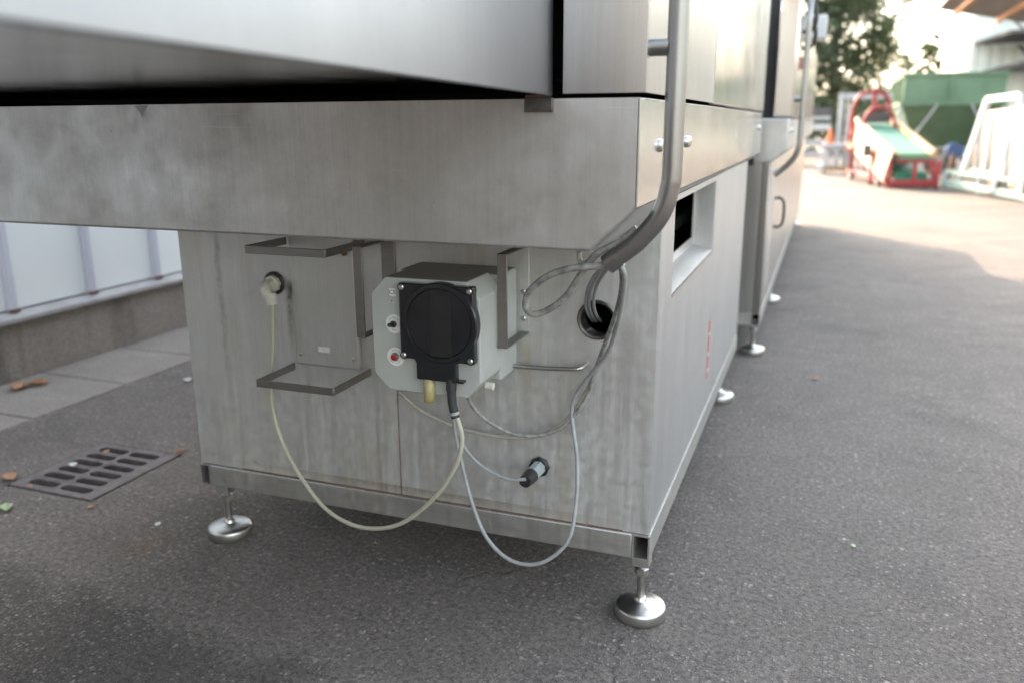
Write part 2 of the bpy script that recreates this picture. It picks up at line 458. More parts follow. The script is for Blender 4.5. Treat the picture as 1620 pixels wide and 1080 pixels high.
class MB:
    def __init__(s):
        s.v, s.f = [], []

    def add(s, vs, fs):
        o = len(s.v)
        s.v += [tuple(v) for v in vs]
        s.f += [tuple(i + o for i in f) for f in fs]
        return s

    def box(s, x0, x1, y0, y1, z0, z1):
        return s.add([(x0, y0, z0), (x1, y0, z0), (x1, y1, z0), (x0, y1, z0), (x0, y0, z1), (x1, y0, z1), (x1, y1, z1), (x0, y1, z1)],
                     [(0, 3, 2, 1), (4, 5, 6, 7), (0, 1, 5, 4), (1, 2, 6, 5), (2, 3, 7, 6), (3, 0, 4, 7)])

    def hexa(s, p):  # 8 arbitrary corners, same order as box
        return s.add(p, [(0, 3, 2, 1), (4, 5, 6, 7), (0, 1, 5, 4), (1, 2, 6, 5), (2, 3, 7, 6), (3, 0, 4, 7)])

    def bar(s, a, b, w, h=None):  # square bar from a to b
        a, b = Vector(a), Vector(b)
        h = h or w
        d = (b - a).normalized()
        sd = d.cross(Vector((0, 0, 1)))
        if sd.length < 0.05:
            sd = Vector((1, 0, 0))
        sd.normalize()
        u = sd.cross(d)
        c = [sd * -w / 2 + u * -h / 2, sd * w / 2 + u * -h / 2, sd * w / 2 + u * h / 2, sd * -w / 2 + u * h / 2]
        return s.add([a + k for k in c] + [b + k for k in c], [(0, 1, 2, 3)[::-1], (4, 5, 6, 7), (0, 1, 5, 4), (1, 2, 6, 5), (2, 3, 7, 6), (3, 0, 4, 7)])

    def prism(s, poly, y0, y1):  # polygon in XZ (counter-clockwise seen from -Y) extruded along Y
        k = len(poly)
        vs = [(x, y0, z) for x, z in poly] + [(x, y1, z) for x, z in poly]
        return s.add(vs, [tuple(range(k)), tuple(range(2 * k - 1, k - 1, -1))] + [(i, i + k, (i + 1) % k + k, (i + 1) % k) for i in range(k)])

    def prism_x(s, poly, x0, x1):  # polygon in YZ extruded along X
        k = len(poly)
        vs = [(x0, y, z) for y, z in poly] + [(x1, y, z) for y, z in poly]
        return s.add(vs, [tuple(range(k - 1, -1, -1)), tuple(range(k, 2 * k))] + [(i, (i + 1) % k, (i + 1) % k + k, i + k) for i in range(k)])

    def tube(s, pts, r, n=10, caps=True, hollow=False):
        pts = [Vector(p) for p in pts]
        rs = r if isinstance(r, (list, tuple)) else [r] * len(pts)
        o = len(s.v)
        t0 = (pts[1] - pts[0]).normalized()
        nrm = t0.cross(Vector((0.31, 0.2, 0.93)))
        nrm.normalize()
        for i, p in enumerate(pts):
            a = pts[max(i - 1, 0)]
            c = pts[min(i + 1, len(pts) - 1)]
            t = (c - a).normalized()
            nrm = (nrm - t * nrm.dot(t)).normalized()
            bn = t.cross(nrm)
            for k in range(n):
                an = 2 * math.pi * k / n
                s.v.append(tuple(p + (nrm * math.cos(an) + bn * math.sin(an)) * rs[i]))
        for i in range(len(pts) - 1):
            for k in range(n):
                s.f.append((o + i * n + k, o + i * n + (k + 1) % n, o + (i + 1) * n + (k + 1) % n, o + (i + 1) * n + k))
        if caps:
            s.f.append(tuple(o + k for k in range(n))[::-1])
            e = o + (len(pts) - 1) * n
            s.f.append(tuple(e + k for k in range(n)))
        return s

    def cyl(s, a, b, r0, r1=None, n=24):
        return s.tube([a, b], [r0, r0 if r1 is None else r1], n)

    def lathe(s, c, prof, n=32, axis='z', caps=True):  # prof: (radius, height) pairs
        o = len(s.v)
        for r, h in prof:
            for k in range(n):
                an = 2 * math.pi * k / n
                ca, sa = math.cos(an) * r, math.sin(an) * r
                d = (ca, sa, h) if axis == 'z' else ((ca, -h, sa) if axis == 'y' else (h, ca, sa))
                s.v.append((c[0] + d[0], c[1] + d[1], c[2] + d[2]))
        for i in range(len(prof) - 1):
            for k in range(n):
                s.f.append((o + i * n + k, o + i * n + (k + 1) % n, o + (i + 1) * n + (k + 1) % n, o + (i + 1) * n + k))
        if caps:
            s.f.append(tuple(o + k for k in range(n))[::-1])
            e = o + (len(prof) - 1) * n
            s.f.append(tuple(e + k for k in range(n)))
        return s

    def build(s, name, material, parent=None, bevel=0, seg=2, smooth=True, solid=0, recalc=True, angle=35, kind=None):
        off = ORG.get(parent, Vector((0, 0, 0))) if parent else Vector((0, 0, 0))
        me = bpy.data.meshes.new(name)
        me.from_pydata([tuple(Vector(v) - off) for v in s.v], [], s.f)
        if recalc:
            bm = bmesh.new()
            bm.from_mesh(me)
            bmesh.ops.recalc_face_normals(bm, faces=bm.faces)
            bm.to_mesh(me)
            bm.free()
        me.materials.append(M[material] if isinstance(material, str) else material)
        if smooth:
            me.shade_smooth()
            me.set_sharp_from_angle(angle=math.radians(angle))
        o = bpy.data.objects.new(name, me)
        COL.objects.link(o)
        if parent:
            o.parent = parent
        ORG[o] = off
        if solid:
            md = o.modifiers.new('thickness', 'SOLIDIFY')
            md.thickness = solid
            md.offset = -1
        if bevel:
            md = o.modifiers.new('edge', 'BEVEL')
            md.width = bevel
            md.segments = seg
            md.limit_method = 'ANGLE'
            md.angle_limit = math.radians(30)
            md.harden_normals = False
        if kind:
            o['kind'] = kind
        return o


def tag(o, label, cat, group=None):
    o['label'] = label
    o['category'] = cat
    if group:
        o['group'] = group
    return o


def thing(name, loc, label, cat, group=None):
    o = bpy.data.objects.new(name, None)
    o.empty_display_size = 0.1
    COL.objects.link(o)
    o.location = loc
    ORG[o] = Vector(loc)
    return tag(o, label, cat, group)


def copy_part(src, parent, delta):
    c = src.copy()
    COL.objects.link(c)
    c.parent = parent
    c.location = Vector(src.location) + Vector(delta)
    ORG[c] = ORG[src]
    for ch in list(src.children):
        d = ch.copy()
        COL.objects.link(d)
        d.parent = c
    return c


def spline(pts, k=6):
    P = [Vector(p) for p in pts]
    P = [P[0] * 2 - P[1]] + P + [P[-1] * 2 - P[-2]]
    out = []
    for i in range(1, len(P) - 2):
        for j in range(k):
            t = j / k
            a, b, c, d = P[i - 1:i + 3]
            out.append(0.5 * ((2 * b) + (c - a) * t + (2 * a - 5 * b + 4 * c - d) * t * t + (3 * b - a - 3 * c + d) * t ** 3))
    out.append(P[-2])
    return out


def text_mesh(body, size, loc, parent, material, name='lettering', plane='xz'):
    cu = bpy.data.curves.new(name, 'FONT')
    cu.body = body
    cu.size = size
    cu.align_x = 'CENTER'
    cu.align_y = 'CENTER'
    tmp = bpy.data.objects.new(name, cu)
    COL.objects.link(tmp)
    bpy.context.view_layer.update()
    me = bpy.data.meshes.new_from_object(tmp.evaluated_get(bpy.context.evaluated_depsgraph_get()))
    bpy.data.objects.remove(tmp)
    off = ORG[parent]
    for v in me.vertices:
        x, y = v.co.x, v.co.y
        v.co = (x + loc[0] - off.x, loc[1] - off.y, y + loc[2] - off.z)
    me.materials.clear()
    me.materials.append(M[material])
    o = bpy.data.objects.new(name, me)
    COL.objects.link(o)
    o.parent = parent
    ORG[o] = off
    return o


def arc_text(body, cx, y, cz, r, size, centre_deg, step_deg, parent, top=True):
    k = len(body)
    for i, ch in enumerate(body):
        a = math.radians(centre_deg + (((k - 1) / 2 - i) * step_deg if top else (i - (k - 1) / 2) * step_deg))
        text_mesh(ch, size, (cx + r * math.cos(a), y, cz + r * math.sin(a)), parent, 'ink')

# ================================================================== SETTING
GX0, GX1, GY0, GY1 = -1.775, -1.470, 0.066, 0.402       # drain grate opening
xs = [-400, GX0, GX1, 400]
ys = [-400, GY0, GY1, 400]
g = MB()
for i in range(3):
    for j in range(3):
        if i == 1 and j == 1:
            continue
        g.add([(xs[i], ys[j], 0), (xs[i + 1], ys[j], 0), (xs[i + 1], ys[j + 1], 0), (xs[i], ys[j + 1], 0)], [(0, 1, 2, 3)])
g.build('ground', 'asphalt', smooth=False, kind='structure')

pav = MB().box(-2.58, -2.145, -1.6, 14, -0.05, 0.002).build('pavement', 'plinth', kind='structure')
y = -1.55
k = 0
while y < 9:
    L = 0.405
    dz = random.uniform(-0.002, 0.002)
    MB().hexa([(-2.572, y + .005, -.03), (-2.15 + random.uniform(-.008, .008), y + .005, -.03), (-2.15 + random.uniform(-.008, .008), y + L - .005, -.03), (-2.572, y + L - .005, -.03),
               (-2.572, y + .005, .010 + dz), (-2.15, y + .005, .008 - dz), (-2.15, y + L - .005, .009 + dz), (-2.572, y + L - .005, .010 - dz)]).build('paving_slab', 'slab', pav, bevel=0.004)
    y += L

# ---- white panelled building along the left
bld = thing('panelled_building', (-2.58, 5, 0), 'long low building with white wall panels on a stained concrete plinth', 'building')
MB().box(-2.88, -2.58, -3.2, 10.5, -0.05, 0.232).build('plinth', 'plinth', bld, bevel=0.006)
MB().prism([(-2.66, 0.232), (-2.552, 0.232), (-2.552, 0.246), (-2.60, 0.262), (-2.66, 0.262)], -3.2, 10.5).build('sill', 'sill', bld)
MB().box(-2.88, -2.64, -3.2, 10.5, 0.25, 2.32).build('wall_core', 'panel_white', bld)
pitch = 0.375
y = 0.82 - 10 * pitch
pn = mu = None
while y < 10.1:
    if pn is None:
        pn = MB().box(-2.64, -2.612, y + .016, y + pitch - .016, 0.268, 2.28).build('wall_panel', 'panel_white', bld, bevel=0.002)
        mu = MB().box(-2.64, -2.588, y - .0145, y + .0145, 0.264, 2.29).build('mullion', 'mullion', bld, bevel=0.004)
        mf_ = MB().box(-2.60, -2.583, y - .018, y + .018, 0.2625, .274).build('mullion_foot', 'rust', bld)
        y0 = y
    else:
        copy_part(mf_, bld, (0, y - y0, 0))
        copy_part(pn, bld, (0, y - y0, 0))
        copy_part(mu, bld, (0, y - y0, 0))
    y += pitch
MB().box(-6.5, -2.54, -3.3, 10.6, 2.32, 2.42).build('roof', 'galv', bld, bevel=0.01)

# ---- unseen dark hall, added behind the camera to dim and darken the steel fronts
dh = thing('added_dark_hall', (-5, -8, 0), 'unseen dark hall added behind the camera to darken the steel fronts', 'building')
MB().box(-11, .7, -13, -4.4, 0, 3.6).build('wall', 'added_hall_clad', dh)
for i in range(13):
    MB().box(-11.4 + i, -11.3 + i, -4.4, -4.36, .1, 3.5).build('batten', 'added_hall_clad', dh)
MB().box(-11.2, .9, -13.2, -4.2, 3.6, 3.75).build('roof', 'dark_steel', dh)
MB().box(-2.35, .45, -4.4, -4.34, .02, 2.6).build('door', 'dark_steel', dh)

# ---- drain grate
gr = thing('drain_grate', (-1.62, 0.23, 0), 'rectangular rusty cast iron drain grate with two rows of slots', 'drain grate')
MB().add([(GX0, GY0, .0), (GX1, GY0, .0), (GX1, GY1, .0), (GX0, GY1, .0), (GX0, GY0, -.35), (GX1, GY0, -.35), (GX1, GY1, -.35), (GX0, GY1, -.35)],
         [(4, 5, 6, 7), (0, 1, 5, 4), (1, 2, 6, 5), (2, 3, 7, 6), (3, 0, 4, 7)]).build('pit', 'pit', gr, smooth=False)
E_ = .006
fr = MB()
FX0, FX1, FY0, FY1 = GX0 + E_, GX1 - E_, GY0 + E_, GY1 - E_
fr.box(FX0, FX0 + .028, FY0, FY1, -.05, .003)
fr.box(FX1 - .034, FX1, FY0, FY1, -.05, .003)
fr.box(FX0 + .028, FX1 - .034, FY0, FY0 + .016, -.05, .003)
fr.box(FX0 + .028, FX1 - .034, FY1 - .016, FY1, -.05, .003)
fr.build('grate_frame', 'iron', gr, bevel=0.002)


def slot_cell(x0, x1, y0, y1, wx, wy, z0, z1, n=6):
    """one cell of the grate: a rectangle with a round-ended slot through it"""
    cx_, cy_ = (x0 + x1) / 2, (y0 + y1) / 2
    r = (y1 - y0) / 2 - wy
    L = (x1 - x0) / 2 - wx - r
    inn = []
    for s_, a0 in ((1, -math.pi / 2), (-1, math.pi / 2)):
        for i in range(n + 1):
            a = a0 + math.pi * i / n
            inn.append((cx_ + s_ * L + r * math.cos(a), cy_ + r * math.sin(a)))
    out = []
    for (px, py) in inn:
        dx, dy = px - cx_, py - cy_
        if abs(dy) >= r * .999:
            out.append((px, y1 if dy > 0 else y0))
        else:
            ex = L + r
            k_ = max(abs(dx) / ex if abs(dy) < r * .5 else 0, 0)
            if abs(dy) < r * .5:
                out.append((x1 if dx > 0 else x0, cy_ + dy / (r * .5) * (y1 - y0) / 2))
            else:
                t_ = (abs(dy) - r * .5) / (r * .5)
                out.append(((x1 - (x1 - cx_ - L) * t_) if dx > 0 else (x0 + (cx_ - L - x0) * t_), y1 if dy > 0 else y0))
    k = len(inn)
    vs = [(x, y, z1) for x, y in inn] + [(x, y, z1) for x, y in out] + [(x, y, z0) for x, y in inn] + [(x, y, z0) for x, y in out]
    fs = []
    for i in range(k):
        j = (i + 1) % k
        fs += [(i, j, k + j, k + i), (2 * k + i, 3 * k + i, 3 * k + j, 2 * k + j), (i, 2 * k + i, 2 * k + j, j), (k + i, k + j, 3 * k + j, 3 * k + i)]
    return MB().add(vs, fs)


nb = 6
ya_, yb_ = FY0 + .016, FY1 - .016
stp = (yb_ - ya_) / nb
xl, xr = FX0 + .028, FX1 - .034
xm = (xl + xr) / 2
for i in range(nb):
    for (xa, xb) in ((xl, xm), (xm, xr)):
        dz = random.uniform(-.0006, .0006)
        slot_cell(xa, xb, ya_ + i * stp, ya_ + (i + 1) * stp, .006, .0085, -.035, .0025 + dz).build('slotted_bar', 'iron', gr, angle=40)


# ================================================================== MACHINE
mc = thing('washing_machine', (-0.5, 1, 0), 'large stainless steel industrial washing machine on round levelling feet', 'machine')
W = 1.034
ZT, ZB = 0.1996, 0.1496
# --- lower cabinet front: two sheets, right one with a round cable hole
SEAM = -0.520


def plate_hole(x0, x1, z0, z1, cx, cz, r, yf, th, n=40):
    angs = sorted(set([2 * math.pi * i / n for i in range(n)] + [math.atan2(zz - cz, xx - cx) % (2 * math.pi) for xx in (x0, x1) for zz in (z0, z1)]))
    inn, out = [], []
    for a in angs:
        c, s_ = math.cos(a), math.sin(a)
        t = min([(x1 - cx) / c if c > 1e-9 else 1e9, (x0 - cx) / c if c < -1e-9 else 1e9, (z1 - cz) / s_ if s_ > 1e-9 else 1e9, (z0 - cz) / s_ if s_ < -1e-9 else 1e9])
        inn.append((cx + r * c, cz + r * s_))
        out.append((cx + t * c, cz + t * s_))
    k = len(angs)
    vs = [(x, yf, z) for x, z in inn] + [(x, yf, z) for x, z in out] + [(x, yf + th, z) for x, z in inn] + [(x, yf + th, z) for x, z in out]
    fs = []
    for i in range(k):
        j = (i + 1) % k
        fs += [(i, j, k + j, k + i), (2 * k + i, 3 * k + i, 3 * k + j, 2 * k + j), (i, 2 * k + i, 2 * k + j, j), (k + i, k + j, 3 * k + j, 3 * k + i)]
    return MB().add(vs, fs)


HX, HZ, HR = -0.1085, 0.607, 0.0335
MB().box(-W, SEAM - .0012, 0, .003, ZT + .001, .80).build('front_panel', 'steel_front', mc, bevel=.001)
plate_hole(SEAM + .0012, -0.0005, ZT + .001, .80, HX, HZ, HR, 0.0, .003).build('front_panel', 'steel_front', mc)
MB().lathe((HX, .0, HZ), [(HR - .004, -.03), (HR, -.03), (HR + .003, .0035), (HR + .001, .005), (HR - .003, .0035), (HR - .004, -.03)], 40, 'y', caps=False).build('hole_collar', 'soot', mc)
# side sheet with the window opening
WY0, WY1, WZ0, WZ1 = 0.137, 0.745, 0.632, 0.808
sd = MB()
XS = -.003
for (ya, yb, za, zb) in ((.0035, WY0, ZT + .001, .8195), (WY1, .905, ZT + .001, .8195), (WY0, WY1, ZT + .001, WZ0), (WY0, WY1, WZ1, .8195)):
    sd.box(XS, 0, ya, yb, za, zb)
sd.build('side_panel', 'steel_low', mc)
MB().box(XS, 0, .907, 1.62, ZT + .001, .8195).build('side_panel', 'steel_low', mc, bevel=.001)
MB().box(-W, -W + .003, .0035, 1.62, ZT + .001, .80).build('side_panel', 'steel_side', mc)
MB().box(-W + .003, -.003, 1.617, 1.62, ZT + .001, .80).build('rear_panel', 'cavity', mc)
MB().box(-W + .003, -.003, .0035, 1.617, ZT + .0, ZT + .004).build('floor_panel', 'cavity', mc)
# window reveal
wf = MB()
RD = .05
wf.hexa([(-RD, WY0, WZ0 + .012), (-.0005, WY0, WZ0 - .001), (-.0005, WY1, WZ0 - .001), (-RD, WY1, WZ0 + .012), (-RD, WY0, WZ0 + .015), (-.0005, WY0, WZ0 + .002), (-.0005, WY1, WZ0 + .002), (-RD, WY1, WZ0 + .015)])
wf.box(-RD, -.003, WY1 - .002, WY1 + .001, WZ0 + .002, WZ1)
wf.box(-RD, -.003, WY0 - .001, WY0 + .002, WZ0 + .002, WZ1)
win = wf.build('window_opening', 'steel_band', mc)
ws = MB()
ws.box(-RD - .003, -RD, WY0, WY1, WZ0 + .012, WZ0 + .035)
ws.box(-RD - .003, -RD, WY0, WY1, WZ1 - .018, WZ1 + .02)
ws.box(-RD - .003, -RD, WY1 - .02, WY1, WZ0 + .035, WZ1 - .018)
ws.build('window_frame', 'steel_side', win)
MB().box(0, .0015, WY0, WY1, WZ0 - .004, WZ0 + .002).build('sill_edge', 'chrome', win)
MB().box(-.13, -.11, .15, 1.2, .668, .700).build('inner_bar', 'galv', win)
MB().cyl((-.16, .25, .625), (-.16, 1.0, .625), .03).build('inner_pipe', 'blue_paint', win)
# base rails: hollow box section
def hollow(y0, y1, x0, x1, z0, z1, t=.003):
    h = MB()
    o = [(x0, z0), (x1, z0), (x1, z1), (x0, z1)]
    i = [(x0 + t, z0 + t), (x1 - t, z0 + t), (x1 - t, z1 - t), (x0 + t, z1 - t)]
    vs = [(x, y0, z) for x, z in o] + [(x, y0, z) for x, z in i] + [(x, y1, z) for x, z in o] + [(x, y1, z) for x, z in i]
    fs = []
    for a in range(4):
        b_ = (a + 1) % 4
        fs += [(a, b_, 4 + b_, 4 + a), (a, 8 + a, 8 + b_, b_), (4 + a, 4 + b_, 12 + b_, 12 + a), (8 + a, 12 + a, 12 + b_, 8 + b_)]
    fs.append((12, 13, 14, 15))
    return h.add(vs, fs)


for xa, xb in ((-.030, .003), (-W - .001, -W + .026)):
    hollow(-.006, 1.62, xa, xb, ZB, ZT).build('base_rail', 'steel_rail', mc)
MB().box(-W + .0265, -.0305, -.006, .03, ZB, ZT).build('base_rail', 'steel_rail', mc, bevel=.0025)
MB().box(-W + .0265, -.0305, 1.58, 1.61, ZB, ZT).build('base_rail', 'steel_rail', mc)
MB().box(SEAM - .0009, SEAM + .0009, -.0004, .0004, ZT + .004, .47).build('rust_seam', 'rust', mc)
MB().box(SEAM - .40, SEAM + .47, -.0012, .0, ZT + .0006, ZT + .0028).build('weld_bead', 'rust', mc)

# --- levelling legs
def leg(x, y):
    lg = MB().box(x - .017, x + .017, y - .017, y + .017, .114, .1494).build('leg', 'steel_rail', mc, bevel=.002)
    MB().lathe((x, y, 0), [(.0105, .090), (.0142, .0925), (.0142, .1045), (.0105, .107)], 6).build('nut', 'chrome', lg, smooth=False)
    MB().lathe((x, y, 0), [(.0082, .03), (.0082, .118)], 14).build('stem', 'rod', lg)
    MB().lathe((x, y, 0), [(.046, .0), (.0495, .003), (.0505, .008), (.0505, .0215), (.0490, .0255), (.0455, .0275), (.032, .0305), (.018, .0325), (.0125, .035), (.0105, .043), (.007, .045)], 48).build('foot_pad', 'chrome', lg, angle=50)
    return lg


l0 = leg(-.019, .044)
for (x, y) in ((-1.010, .044), (-.032, 1.455), (-1.010, 1.455), (.027, 2.13), (.030, 3.24), (-1.0, 2.13), (-1.0, 3.24), (.027, 6.9), (-1.0, 6.9)):
    copy_part(l0, mc, (x + .019, y - .044, 0))

# --- trough band round the machine
BT, BB, BS, BX, BY, BL = 0.982, 0.7727, 0.8352, 0.015, -0.28, -1.5
t = MB()
t.add([(BL, BY, BB), (-.05, BY, BB), (BX, BY, BS), (BX, BY, BT), (BL, BY, BT),
       (BX, 1.96, BS), (BX, 1.96, BT), (-.05, 0.02, BB), (BX, 0.02, BS), (BL, .02, BB),
       (0.0005, .02, .8215), (0.0005, 1.96, .8215)],
      [(0, 1, 2, 3, 4), (1, 7, 8, 2), (0, 9, 7, 1), (8, 10, 11, 5)])
t.build('trough', 'steel_band', mc, recalc=False, bevel=.004, seg=3, smooth=True)
MB().add([(BX, BY, BS), (BX, 1.96, BS), (BX, 1.96, BT), (BX, BY, BT), (BX - .004, BY, BS), (BX - .004, 1.96, BS), (BX - .004, 1.96, BT), (BX - .004, BY, BT)], [(0, 1, 2, 3), (7, 6, 5, 4), (0, 3, 7, 4), (1, 0, 4, 5), (2, 1, 5, 6), (3, 2, 6, 7)]).build('trough_side', 'steel_trough_side', mc, bevel=.0015)
MB().box(-.096, BX - .001, BY + .001, BY + .03, BT - .003, BT).build('trough_lip', 'chrome', mc, bevel=.0012)
MB().box(BX - .03, BX, BY + .03, 1.95, BT - .003, BT + .0005).build('trough_lip', 'chrome', mc, bevel=.0012)
MB().box(BL, BL + .003, BY + .002, 2, .79, 1.0).build('trough_end', 'steel_band', mc)
MB().box(-.1464, -.1056, BY - .008, BY - .0005, .964, .9835).build('stop_block', 'soot', mc, bevel=.0008)
MB().box(-.1455, -.109, BY - .0075, BY - .001, .9837, .9875).build('rusty_weld', 'rust', mc, bevel=.0015)
rp = MB()
rp.add([(-.8420, BY - .0006, .980), (-.8300, BY - .0006, .9815), (-.8130, BY - .0006, .9805), (-.8190, BY - .0006, .974), (-.8235, BY - .0006, .971), (-.8280, BY - .0006, .962), (-.8320, BY - .0006, .970), (-.8370, BY - .0006, .975)], [(0, 1, 2, 3, 4, 5, 6, 7)])
rp.build('sticker_residue', 'galv', mc, smooth=False)
for yb in (-.131, .128, .148):
    MB().lathe((BX, yb, .916), [(.0105, .0), (.0105, .0012), (.0085, .0055), (.004, .0075)], 20, 'x').build('bolt', 'chrome', mc)

# --- upper housing
UX, UZ0, UZ1 = .022, .988, 1.45
cp = MB()
cp.add([(-.093, BY + .02, UZ0), (-.093, BY, UZ0), (UX, BY, UZ0), (UX, .418, UZ0), (-.093, BY + .02, UZ1), (-.093, BY, UZ1), (UX, BY, UZ1), (UX, .418, UZ1)],
       [(0, 1, 5, 4), (1, 2, 6, 5), (2, 3, 7, 6)])
cp.build('corner_panel', 'steel_corner', mc, recalc=False, bevel=.007, seg=4, solid=.002)
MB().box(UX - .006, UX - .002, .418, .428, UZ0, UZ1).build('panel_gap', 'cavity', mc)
dp = MB().box(UX - .012, UX, .427, 1.50, UZ0 - .002, UZ1).build('door_panel', 'steel_upper', mc, bevel=.004, seg=3)
MB().box(UX - .012, UX, 1.507, 1.88, UZ0 - .002, UZ1).build('door_panel', 'steel_upper', mc, bevel=.004, seg=3)
MB().box(-1.5, UX - .001, BY + .01, 1.9, UZ1, UZ1 + .01).build('roof_panel', 'steel_side', mc)
MB().box(-1.5, -.09, BY + .012, BY + .015, 1.40, UZ1).build('front_hood', 'steel_upper', mc)
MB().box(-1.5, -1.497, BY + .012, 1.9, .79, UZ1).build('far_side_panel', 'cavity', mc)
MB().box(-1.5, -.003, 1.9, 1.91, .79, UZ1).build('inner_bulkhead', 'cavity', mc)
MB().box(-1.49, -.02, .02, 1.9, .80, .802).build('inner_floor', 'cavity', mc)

# --- infeed tunnel coming out of the front
def ze(y):
    return .985 + (BY - y) * .0131


ih = MB().prism_x([(-1.75, ze(-1.75)), (BY - .006, ze(BY - .006)), (BY - .006, 1.42), (-1.75, 1.42)], -.109, -.105).build('infeed_side', 'steel_infeed', mc, bevel=.002)
MB().box(-1.5, -.1095, -1.75, .1, 1.0055, 1.0085).build('infeed_underside', 'steel_mirror', mc)
MB().box(-.135, -.1092, -1.75, BY - .006, 1.0035, 1.0052).build('infeed_flange', 'steel_mirror', ih)
MB().box(-1.5, -.105, -1.75, BY - .006, 1.42, 1.423).build('infeed_top', 'steel_side', mc)
MB().box(-1.5, -1.497, -1.75, BY + .01, .985, 1.42).build('infeed_side', 'steel_side', mc)

# --- conduit pipes
def pipe(dx, dy, dz, zt, rr=.0138):
    pts = [(.0575, -.258, zt), (.0575, -.258, 1.0), (.0575, -.258, .885)]
    pts += [(.0557, -.258, .866), (.0505, -.257, .842), (.040, -.256, .819), (.024, -.255, .799), (.008, -.254, .782), (-.016, -.253, .763), (-.0305, -.252, .7515)]
    pts = [(a + dx, b_ + dy, c + dz) for a, b_, c in pts]
    pp = spline(pts, 4)
    p_ = MB().tube(pp, rr, 28, caps=False).build('conduit_pipe', 'steel_pipe', mc, recalc=False, solid=.002)
    d = (Vector(pts[-1]) - Vector(pts[-2])).normalized()
    e = Vector(pts[-1])
    MB().cyl(e - d * .020, e + d * .0005, rr + .0012, n=28).build('end_sleeve', 'steel_pipe', p_)
    st = MB().cyl((UX + dx, -.258 + dy, 1.046 + dz), (.047 + dx, -.258 + dy, 1.046 + dz), .0112, n=20).build('stand_off', 'steel_pipe', p_)
    return p_


pipe(0, 0, 0, 1.44)
pipe(.092, 2.41, -.01, 1.44, .011)

# --- second module behind
M2 = 2.05
MB().box(-1.0, .021, M2, M2 + .003, .19, .80).build('front_panel', 'steel_side', mc)
MB().prism([(.0215, .19), (.050, .19), (.050, .79), (.0215, .79)], M2 - .004, M2 + .03).build('corner_post', 'steel_pipe', mc, bevel=.003)
MB().box(-1.0, .0495, M2 + .031, 7.2, .19, .80).build('cabinet', 'steel_side', mc)
MB().box(.050, .0535, 2.32, 3.30, .24, .755).build('cabinet_door', 'steel_side', mc, bevel=.002)
hnd = MB().tube(spline([(.052, 2.60, .612), (.072, 2.60, .613), (.088, 2.60, .595), (.092, 2.60, .548), (.088, 2.60, .500), (.072, 2.60, .482), (.052, 2.60, .483)], 5), .0065, 12).build('handle', 'black', mc)
hollow(M2 - .004, 7.2, .018, .052, .138, .189).build('base_rail', 'steel_rail', mc)
MB().box(-1.0, .0175, M2, M2 + .03, .138, .189).build('base_rail', 'steel_rail', mc)
MB().prism([(-1.3, .795), (.052, .795), (.108, .842), (.108, .962), (-1.3, .962)], M2, 7.2).build('trough', 'steel_band', mc, bevel=.004)
for yb in (2.13, 2.4):
    MB().lathe((.108, yb, .915), [(.0105, .0), (.0105, .0012), (.0085, .0055), (.004, .0075)], 20, 'x').build('bolt', 'chrome', mc)
MB().lathe((BX, 1.80, .93), [(.0105, .0), (.0105, .0012), (.0085, .0055), (.004, .0075)], 20, 'x').build('bolt', 'chrome', mc)
MB().box(.043, .118, M2 + .02, M2 + .16, .966, 1.44).build('corner_post', 'steel_upper', mc, bevel=.006)
MB().box(-1.3, .0425, M2 + .06, M2 + .065, .965, 1.44).build('recess_shade_sheet', 'rubber', mc)  # black sheet whose colour stands for the shade in the open recess
MB().box(-1.3, .1175, M2 + .17, 6.2, .966, 1.44).build('upper_cabinet', 'steel_upper', mc, bevel=.004)
jb = MB().box(.121, .205, 2.95, 3.10, 1.325, 1.43).build('junction_box', 'white_paint', mc, bevel=.006)
MB().box(.121, .15, 2.55, 2.62, 1.17, 1.22).build('switch', 'red_paint', mc, bevel=.004)
for dz, dy in ((0, 0), (-.06, .1)):
    MB().tube(spline([(.115, 2.62 + dy, 1.33 + dz), (.14, 2.61 + dy, 1.325 + dz), (.162, 2.6 + dy, 1.36 + dz), (.158, 2.6 + dy, 1.42 + dz), (.13, 2.62 + dy, 1.47 + dz), (.10, 2.64 + dy, 1.48 + dz)], 5), .009, 12).build('cable_loop', 'black', mc)
tp = MB()
for i in range(5):
    za = .285 + i * .031
    tp.add([(.0008, .760, za), (.0008, .782, za), (.0008, .784, za + .031), (.0008, .762, za + .031)], [(0, 1, 2, 3)])
tp.build('red_tape', 'red_tape', mc, smooth=False)
tw = MB()
for z_ in (.30, .345, .40):
    tw.add([(.0012, .759, z_), (.0012, .783, z_ + .004), (.0012, .783, z_ + .012), (.0012, .759, z_ + .008)], [(0, 1, 2, 3)])
tw.build('tape_stripe', 'label', mc, smooth=False)

# --- fittings on the front
ex, ez = -.7955, .632
el = MB().lathe((ex, 0, ez), [(.024, .0), (.024, .004), (.021, .006)], 28, 'y').build('fitting_gasket', 'black', mc)
MB().lathe((ex + .002, -.004, ez), [(.0175, .0), (.0175, .012), (.013, .014), (.011, .03)], 8, 'y').build('hex_nut', 'white_plastic', el, smooth=False)
MB().tube(spline([(ex + .002, -.03, ez), (ex + .006, -.042, ez - .001), (ex + .012, -.048, ez - .008), (ex + .018, -.0475, ez - .018)], 4), .0105, 16).build('elbow', 'white_plastic', el)
MB().cyl((ex + .020, -.047, ez - .012), (ex + .024, -.046, ez - .034), .0125, .0122, 16).build('cap_nut', 'white_plastic', el)
cx, cz = -.2165, .3085
cg = MB().lathe((cx, 0, cz), [(.0205, .0), (.0205, .006), (.018, .008)], 8, 'y').build('cable_gland', 'black', mc)
